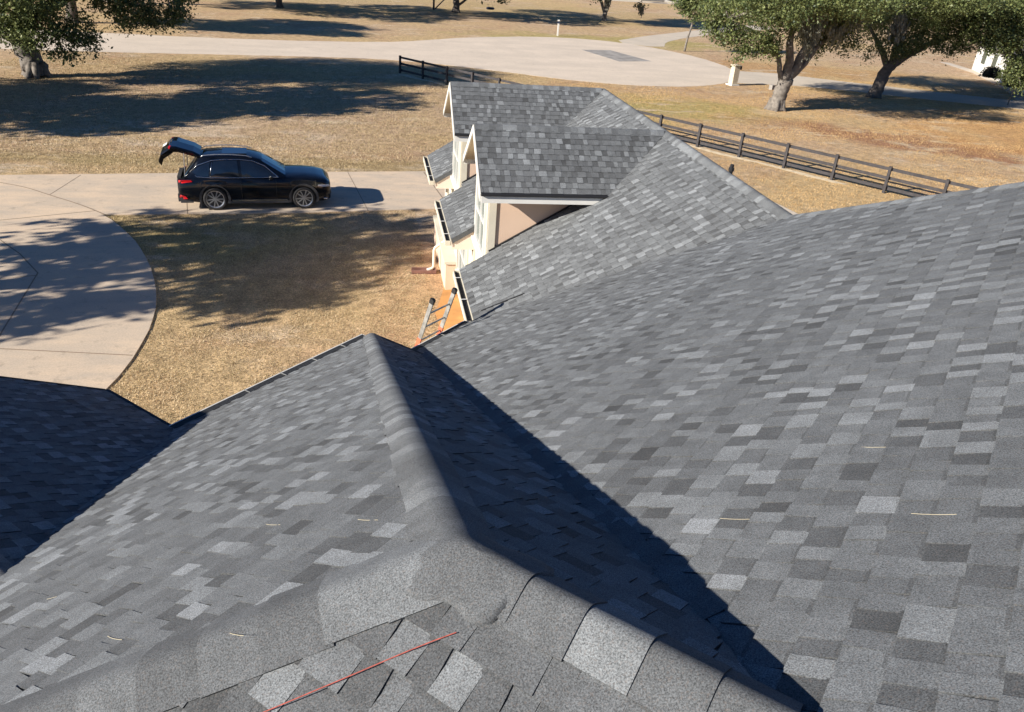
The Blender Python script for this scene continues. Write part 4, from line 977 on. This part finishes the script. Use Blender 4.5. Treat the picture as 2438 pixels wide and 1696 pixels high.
tree('shadowed oak across the road whose boughs show right of the massive left oak', 'tree', (-24.6, 78.0),
     [([(0, 0, -.1), (.1, 0, 1.4), (0, 0, 3)], [.5, .42, .38]), ([(0, 0, 2.8), (3, -.5, 4), (7, -1, 4.4)], [.3, .2, .08]), ([(0, 0, 2.8), (-3, 0, 6)], [.3, .1])],
     [(7.0, -1, 3.3, 2.0, 1.8, 1.0), (9.2, -1, 3.0, 1.3, 1.4, .8), (4.6, -1.5, 3.1, 1.8, 1.8, 1.0), (10.6, -.5, 3.6, .9, 1.0, .6), (8.0, -1, 5.0, 2.6, 2.2, 1.1), (3, 0, 5.5, 3.5, 3.5, 1.6), (-3, 0, 6, 3.5, 3.5, 2), (6, 2, 7, 4, 3.5, 1.6), (0, 2, 8.5, 4.5, 4, 1.8), (8, -3, 6.5, 3, 2.4, 1.2), (1, -4, 6.5, 3.5, 2.5, 1.4)], 42000, .15, 85, leaf='leaf_far', bark='barkdark', clump=.36, twigs=24)
sap = thing('bare_sapling', 'thin bare sapling standing in front of the house at the right edge', 'sapling', (50.0, 57.0, 0))
sm_ = MB(); rg_ = random.Random(3)
sm_.tube(wob((0, 0, 0), (.15, 0, 2.4), 6, .03, rg_), [.05, .045, .04, .035, .03, .02, .01], 6)
for k in range(26):
    z = rg_.uniform(.9, 2.3); a = rg_.uniform(0, 6.28); p = Vector((.06 * z, 0, z)); e = p + Vector((math.cos(a) * .5, math.sin(a) * .5, rg_.uniform(-.3, .5))); sm_.tube([p, p.lerp(e, .5) + Vector((0, 0, .08)), e], [.014, .010, .004], 4, cap=False)
link('trunk', sm_, 'bark', sap)
# trees across the road: only the lower trunks show, their crowns throw the shadows
farb = [(0, -5, 5.0, 6, 4, 1.4), (6, -4, 5.6, 4, 4.5, 1.5), (-6, -3, 5.8, 4, 4, 1.6), (0, 3, 7.5, 6, 5, 2), (-5, -9, 5.6, 4.5, 3.5, 1.3), (2, -10, 5.8, 4, 3.5, 1.3), (0, -2, 8.5, 6, 5, 1.6)]
tree('oak across the road with a dark trunk and a ladder beside it', 'tree', (11.6, 110.0),
     [([(0, 0, -.1), (.05, 0, .9), (-.1, 0, 2.2), (0, 0, 3.6)], [.50, .40, .40, .36]), ([(.2, 0, .8), (1.5, 0, 1.8), (3.4, 0, 2.6), (5, 0, 4)], [.15, .13, .11, .07]), ([(0, 0, 3.4), (-2.5, 0, 4.6)], [.25, .1])],
     farb + [(5.8, -1, 2.2, .5, .5, .7), (3.6, -.8, 2.0, .45, .4, .5)], 30000, .16, 81, leaf='leaf_far', bark='barkdark', twigs=12, clump=.4)
tree('oak across the road that splits low into pale leaning trunks, hung with moss', 'tree', (31.6, 110.8),
     [([(0, 0, -.1), (0, 0, .5), (.05, 0, 1.0)], [.34, .28, .30]), ([(0, 0, .9), (-.5, 0, 2.0), (-1.3, 0, 3.6)], [.22, .2, .12]), ([(.05, 0, .9), (.4, 0, 2.2), (.7, 0, 4)], [.26, .22, .14]), ([(.05, 0, 1.0), (0, .2, 2.5), (-.2, .2, 4)], [.2, .16, .1])],
     [(a_ * .7, b_ * .6, c_, d_ * .7, e_ * .7, f_) for a_, b_, c_, d_, e_, f_ in farb] + [(4.6, -.5, 2.5, .5, .5, .9), (-1.4, -.4, 2.9, .8, .6, .5)], 22000, .16, 82, leaf='leaf_far', bark='bark', twigs=12, clump=.4, moss=[(4.7, -.8, 2.3, .3, .3, .8), (.3, -.6, 3.0, .9, .4, .5)])
tree('oak across the road whose plain straight trunk rises behind the shaded verge', 'tree', (-9.7, 102.6),
     [([(0, 0, -.1), (0, 0, 1.2), (.1, 0, 3.2)], [.42, .35, .33])], farb, 30000, .16, 83, leaf='leaf_far', bark='barkdark', twigs=10, clump=.4)
tree('slim young tree beside the far driveway, partly behind the oak boughs', 'tree', (31.9, 81.0),
     [([(0, 0, 0), (.1, 0, 1.2), (.35, 0, 2.6), (.5, 0, 4.2)], [.11, .10, .09, .04])], [(.4, 0, 3.9, 1.2, 1.0, .9), (-.8, 0, 4.5, 1.0, .9, .8), (1.2, 0, 4.8, 1.2, 1, .9), (.2, 0, 5.8, 1.6, 1.4, 1)], 9000, .11, 84, twigs=14, flare=False, name='young_tree')
# oaks standing left of the picture: their shadows fall on the turf, the drive and the road
offs = [(0, 0, 6.5, 4, 3.6, 1.5), (3, -1.5, 6.0, 2.4, 2.2, 1.1), (-3, 1.5, 7, 2.6, 2.6, 1.3), (1, 3, 7.5, 2.6, 2.2, 1.2), (0, 0, 8.6, 3, 3, 1.2), (4.6, 1.2, 5.6, 1.6, 1.2, .7), (-2, -3.2, 5.8, 1.8, 1.4, .8)]
def off_tree(label, x, y, s, seed, n=16000, zs=1.0):
    b = [(a * s, b_ * s, c * s * zs, d * s, e * s, f * s) for a, b_, c, d, e, f in offs]
    tree(label, 'tree', (x, y), [([(0, 0, 0), (.1, 0, 1.5), (-.1, 0, 3.0)], [.5, .42, .38]), ([(0, 0, 2.8), (2.5 * s, 0, 5.5 * s)], [.3, .12]), ([(0, 0, 2.8), (-2.5 * s, 0, 5.5 * s)], [.3, .12]), ([(0, 0, 2.8), (0, 0, 7 * s)], [.3, .12])], b, n, .17, seed, leaf='leaf_far', twigs=16, clump=.34, per=36)
off_tree('oak outside the picture whose shadow lies on the near lawn and round drive', -17.8, 17.9, .95, 91, 11000)
off_tree('oak outside the picture shading the turf beyond the car', -28.0, 36.6, 1.05, 92, 15000)
off_tree('tall oak outside the picture shading the middle of the front yard', -21.5, 40.8, 1.0, 97, 13000, 1.2)
off_tree('oak outside the picture at the far left of the front yard', -37, 38.5, 1.15, 94, 16000)
off_tree('oak outside the picture shading the lawn across the road', -27, 97, 1.3, 95, 14000)

# ------------------------------------------------------------------ dry grass blades and fallen leaves
def inside(px, py, poly):
    r = np.zeros(len(px), bool); n = len(poly)
    for k in range(n):
        x0, y0 = poly[k]; x1, y1 = poly[(k + 1) % n]
        if y0 == y1: continue
        c = ((y0 > py) != (y1 > py)) & (px < (x1 - x0) * (py - y0) / (y1 - y0) + x0); r ^= c
    return r
def blades(name, box, n, h, w_, seed, mat, avoid, flat=False):
    rg = np.random.default_rng(seed)
    x = rg.uniform(box[0], box[1], n); y = rg.uniform(box[2], box[3], n)
    keep = np.ones(n, bool)
    for a in avoid: keep &= ~inside(x, y, a)
    x, y = x[keep], y[keep]
    cl = np.zeros(len(x)); rw_ = np.random.default_rng(77)
    for fr, am in ((.35, 1.0), (.7, .8), (1.5, .7), (3.1, .5), (6.0, .4)):
        for _ in range(3):
            th = rw_.uniform(0, 6.28); ph = rw_.uniform(0, 6.28); cl += am * np.sin(fr * (x * np.cos(th) + y * np.sin(th)) * 1.6 + ph + 1.3 * np.sin(fr * (y * np.cos(th) - x * np.sin(th)) + ph))
    cl /= 2.6
    if not flat:
        k2 = rg.uniform(0, 1, len(x)) < np.clip(.62 + .42 * cl, .12, 1); x, y, cl = x[k2], y[k2], cl[k2]
    N = len(x)
    a = rg.uniform(0, 2 * np.pi, N); lean = rg.uniform(.2, 1.0, N) * h * (1 if not flat else 2); hh = h * rg.uniform(.4, 1.1, N) * (1 if not flat else .25)
    ca, sa = np.cos(a), np.sin(a); ww = w_ * rg.uniform(.6, 1.3, N)
    b0 = np.stack([x - sa * ww, y + ca * ww, np.full(N, .001)], 1); b1 = np.stack([x + sa * ww, y - ca * ww, np.full(N, .001)], 1)
    t = np.stack([x + ca * lean, y + sa * lean, hh + .004], 1)
    q = np.stack([b0, b1, t], 1).reshape(-1, 3)
    me = bpy.data.meshes.new(name); me.vertices.add(3 * N); me.vertices.foreach_set('co', q.ravel().astype(np.float32))
    me.loops.add(3 * N); me.loops.foreach_set('vertex_index', np.arange(3 * N, dtype=np.int32))
    me.polygons.add(N); me.polygons.foreach_set('loop_start', np.arange(0, 3 * N, 3, dtype=np.int32)); me.polygons.foreach_set('loop_total', np.full(N, 3, np.int32))
    at = me.attributes.new('tone', 'FLOAT', 'FACE'); at.data.foreach_set('value', np.clip(rg.uniform(0, 1, N) * .75 + cl * .16 + .12, 0, 1).astype(np.float32))
    me.materials.append(mat); me.update(calc_edges=True); me.validate()
    o = bpy.data.objects.new(name, me); C.objects.link(o); o['kind'] = 'stuff'; return o
grass_m = leaf_material('dry_grass_blade', (.24, .195, .075), (.68, .53, .33)); grass_r = leaf_material('golden_grass_blade', (.34, .20, .07), (.72, .50, .24)); litter_m = leaf_material('fallen_leaf', (.10, .05, .028), (.34, .19, .10))
circ = smooth_poly(circle, 1); drv = [(-60, 27.6), (-13.14, 27.2), (-8.11, 26.75), (-1.91, 27.31), (2.41, 27.93), (10.5, 28.6), (10.5, 34.0), (2.25, 33.0), (-5.57, 32.1), (-13.14, 31.1), (-60, 29.6)]
hs = [(1.7, 12), (1.7, 28), (3, 28), (3, 12)]
o_ = blades('dry_grass', (-9, 2.4, 9, 28), 210000, .045, .007, 1, grass_m, [circ, drv, hs]); o_['label'] = 'short dry grass of the near lawn'; o_['category'] = 'grass'
o_ = blades('dry_grass', (-22, 12, 31.5, 62), 380000, .055, .012, 2, grass_m, [drv, circ, smooth_poly(road, 1), [(2.0, 20), (2.0, 34.2), (16, 34.2), (16, 20)]]); o_['label'] = 'dry grass of the yard beyond the car'; o_['category'] = 'grass'
o_ = blades('dry_grass', (12, 62, 25, 66), 440000, .05, .012, 6, grass_r, [smooth_poly(road, 1), [(31.4, 68.6), (35.7, 68.3), (40.7, 65.3), (47.0, 62.0), (53.2, 58.9), (70, 50.5), (68, 46.5), (50.0, 55.2), (44.0, 57.6), (38.1, 60.3), (34.3, 61.7), (28.6, 61.6)], [(14.0, 22), (17.9, 22), (17.0, 27.7), (16.3, 31.4), (14.0, 31.4)], sp]); o_['label'] = 'golden dry grass of the field behind the fence'; o_['category'] = 'grass'
o_ = blades('fallen_leaves', (-20, 6, 34, 56), 9000, .05, .030, 3, litter_m, [drv], True); o_['label'] = 'brown leaves scattered on the yard under the oaks'; o_['category'] = 'leaves'
o_ = blades('fallen_leaves', (-7.5, 1.7, 14, 27), 2600, .022, .014, 4, litter_m, [hs], True); o_['label'] = 'brown leaves scattered on the near lawn and drive edge'; o_['category'] = 'leaves'

# ------------------------------------------------------------------ roadside things
pil = thing('brick_pillar', 'pale brick pillar with a dark mailbox beside the turning circle', 'pillar', (28.2, 60.5, 0), .25)
m_ = MB(); m_.box((0, 0, .70), (.25, .25, .70)); link('shaft', m_, 'brickpale', pil)
m_ = MB(); m_.box((0, 0, 1.47), (.30, .30, .03)); m_.box((0, 0, 1.50), (.20, .20, .02)); link('cap', m_, 'brickpale', pil)
m_ = MB(); m_.box((.40, 0, 1.26), (.13, .11, .10)); m_.tube([(.27, 0, 1.36), (.53, 0, 1.36)], .11, 12); link('mailbox', m_, 'black', pil)
m_ = MB(); m_.box((0, 0, .04), (.38, .38, .04)); link('footing', m_, 'white', pil)
wp = thing('marker_post', 'slim white post with a dark band at the road edge', 'post', (20.4, 88.9, 0))
m_ = MB(); m_.box((0, 0, .62), (.075, .075, .62)); link('post', m_, 'white', wp)
m_ = MB(); m_.box((0, 0, 1.36), (.078, .078, .12)); link('band', m_, 'navy', wp)
m_ = MB(); m_.box((0, 0, 1.54), (.10, .10, .06)); link('cap', m_, 'white', wp)
ub = thing('utility_box', 'small pale utility box with a dark front beside the forked oak trunk', 'utility box', (30.9, 59.2, 0), .4)
m_ = MB(); m_.box((0, 0, .17), (.20, .16, .17)); link('cabinet', m_, 'patch', ub)
m_ = MB(); m_.box((.21, 0, .16), (.02, .13, .14)); link('door', m_, 'black', ub)
sw = thing('tyre_swing', 'dark blue tyre swing hanging from the oak across the road', 'swing', (16.4, 112.5, .55))
m_ = MB(); m_.tube([(.42 * math.cos(a), .42 * math.sin(a), 0) for a in [2 * PI * k / 20 for k in range(21)]], .14, 8, cap=False); link('tyre', m_, 'navy', sw)
m_ = MB(); m_.tube([(.35, 0, .1), (0, 0, 1.0)], .012, 4); m_.tube([(-.35, 0, .1), (0, 0, 1.0)], .012, 4); m_.tube([(0, 0, 1.0), (0, 0, 4)], .015, 4); link('rope', m_, 'fence', sw)
tl_ = thing('wooden_ladder', 'dark wooden ladder and post standing by the oak across the road', 'ladder', (8.9, 112.2, 0))
m_ = MB(); m_.box((0, 0, 1.5), (.12, .12, 1.5)); link('post', m_, 'fence', tl_)
m_ = MB()
for o_ in (0, .45): m_.bar((.2, o_, .1), (2.0, o_, 1.9), .04, .05)
for k in range(6): m_.bar((.4 + k * .28, 0, .3 + k * .28), (.4 + k * .28, .45, .3 + k * .28), .03, .03)
link('ladder_side', m_, 'fence', tl_)

# neighbour's house behind the right-hand trees
nh = thing('neighbour_house', 'white walled house with a grey roof, half hidden behind the right-hand trees', 'house', (59.3, 69.0, 0), 1.17)
def lbox(nm, c, h, mat, par): b_ = MB(); b_.box(c, h); return link(nm, b_, mat, par)
lbox('wall', (0, -5, 1.4), (11, 5, 1.4), 'white', nh)
m_ = MB(); m_.slab([(-11.6, .6, 2.75), (11.6, .6, 2.75), (9.0, -5, 5.2), (-9.0, -5, 5.2)], (0, 0, .15)); m_.slab([(-11.6, -10.6, 2.75), (-9, -5, 5.2), (9, -5, 5.2), (11.6, -10.6, 2.75)], (0, 0, .15))
m_.slab([(-11.6, .6, 2.75), (-9, -5, 5.2), (-11.6, -10.6, 2.75)], (0, 0, .15)); m_.slab([(11.6, .6, 2.75), (11.6, -10.6, 2.75), (9, -5, 5.2)], (0, 0, .15)); link('roof', m_, 'roofgrey', nh)
for xx in (-8, -4, 4.5, 8): lbox('window', (xx, .02, 1.55), (.6, .03, .65), 'glass', nh)
lbox('door', (0, .02, 1.05), (.5, .03, 1.05), 'brick', nh)
def bush(label, x, y, r, seed, grp=None):
    t = thing('shrub', label, 'shrub', (x, y, 0), group=grp); np_leaves('foliage', [(0, 0, r * .8 + .3, r, r, r * .7)], 2200, .09, seed, 'bush', t, clump=.16, per=16)
bush('reddish brown shrub against the white house wall', 57.4, 68.6, .8, 101)
bush('dark shrub by the bend of the garden path', 55.2, 63.2, .6, 102)
# distant house at the top of the picture
fh = thing('far_house', 'low white house far across the field, cut by the top edge', 'house', (60, 166, 0), .06)
lbox('wall', (0, 0, 1.4), (12, 5, 1.4), 'white', fh); lbox('garage_door', (-5.2, -5.03, 1.15), (2.3, .04, 1.15), 'roofgrey', fh); lbox('window', (3, -5.03, 1.5), (.9, .04, .6), 'glass', fh)
m_ = MB(); m_.slab([(-13, -6, 2.8), (13, -6, 2.8), (10, 0, 5.6), (-10, 0, 5.6)], (0, 0, .15)); m_.slab([(-13, 6, 2.8), (-10, 0, 5.6), (10, 0, 5.6), (13, 6, 2.8)], (0, 0, .15)); link('roof', m_, 'roofgrey', fh)
sheet('far_drive', [(40, 154), (80, 157), (80, 162), (40, 159)], 'walk', .006)
for k, (x, y, lb) in enumerate(((53.0, 156.5, 'round shrub left of the far house garage'), (57.4, 156.5, 'round shrub in front of the far white house'), (61.0, 157.0, 'round green shrub right of the others at the far house'))):
    bush(lb, x, y, 1.0, 110 + k, 'shrubs before the far house')
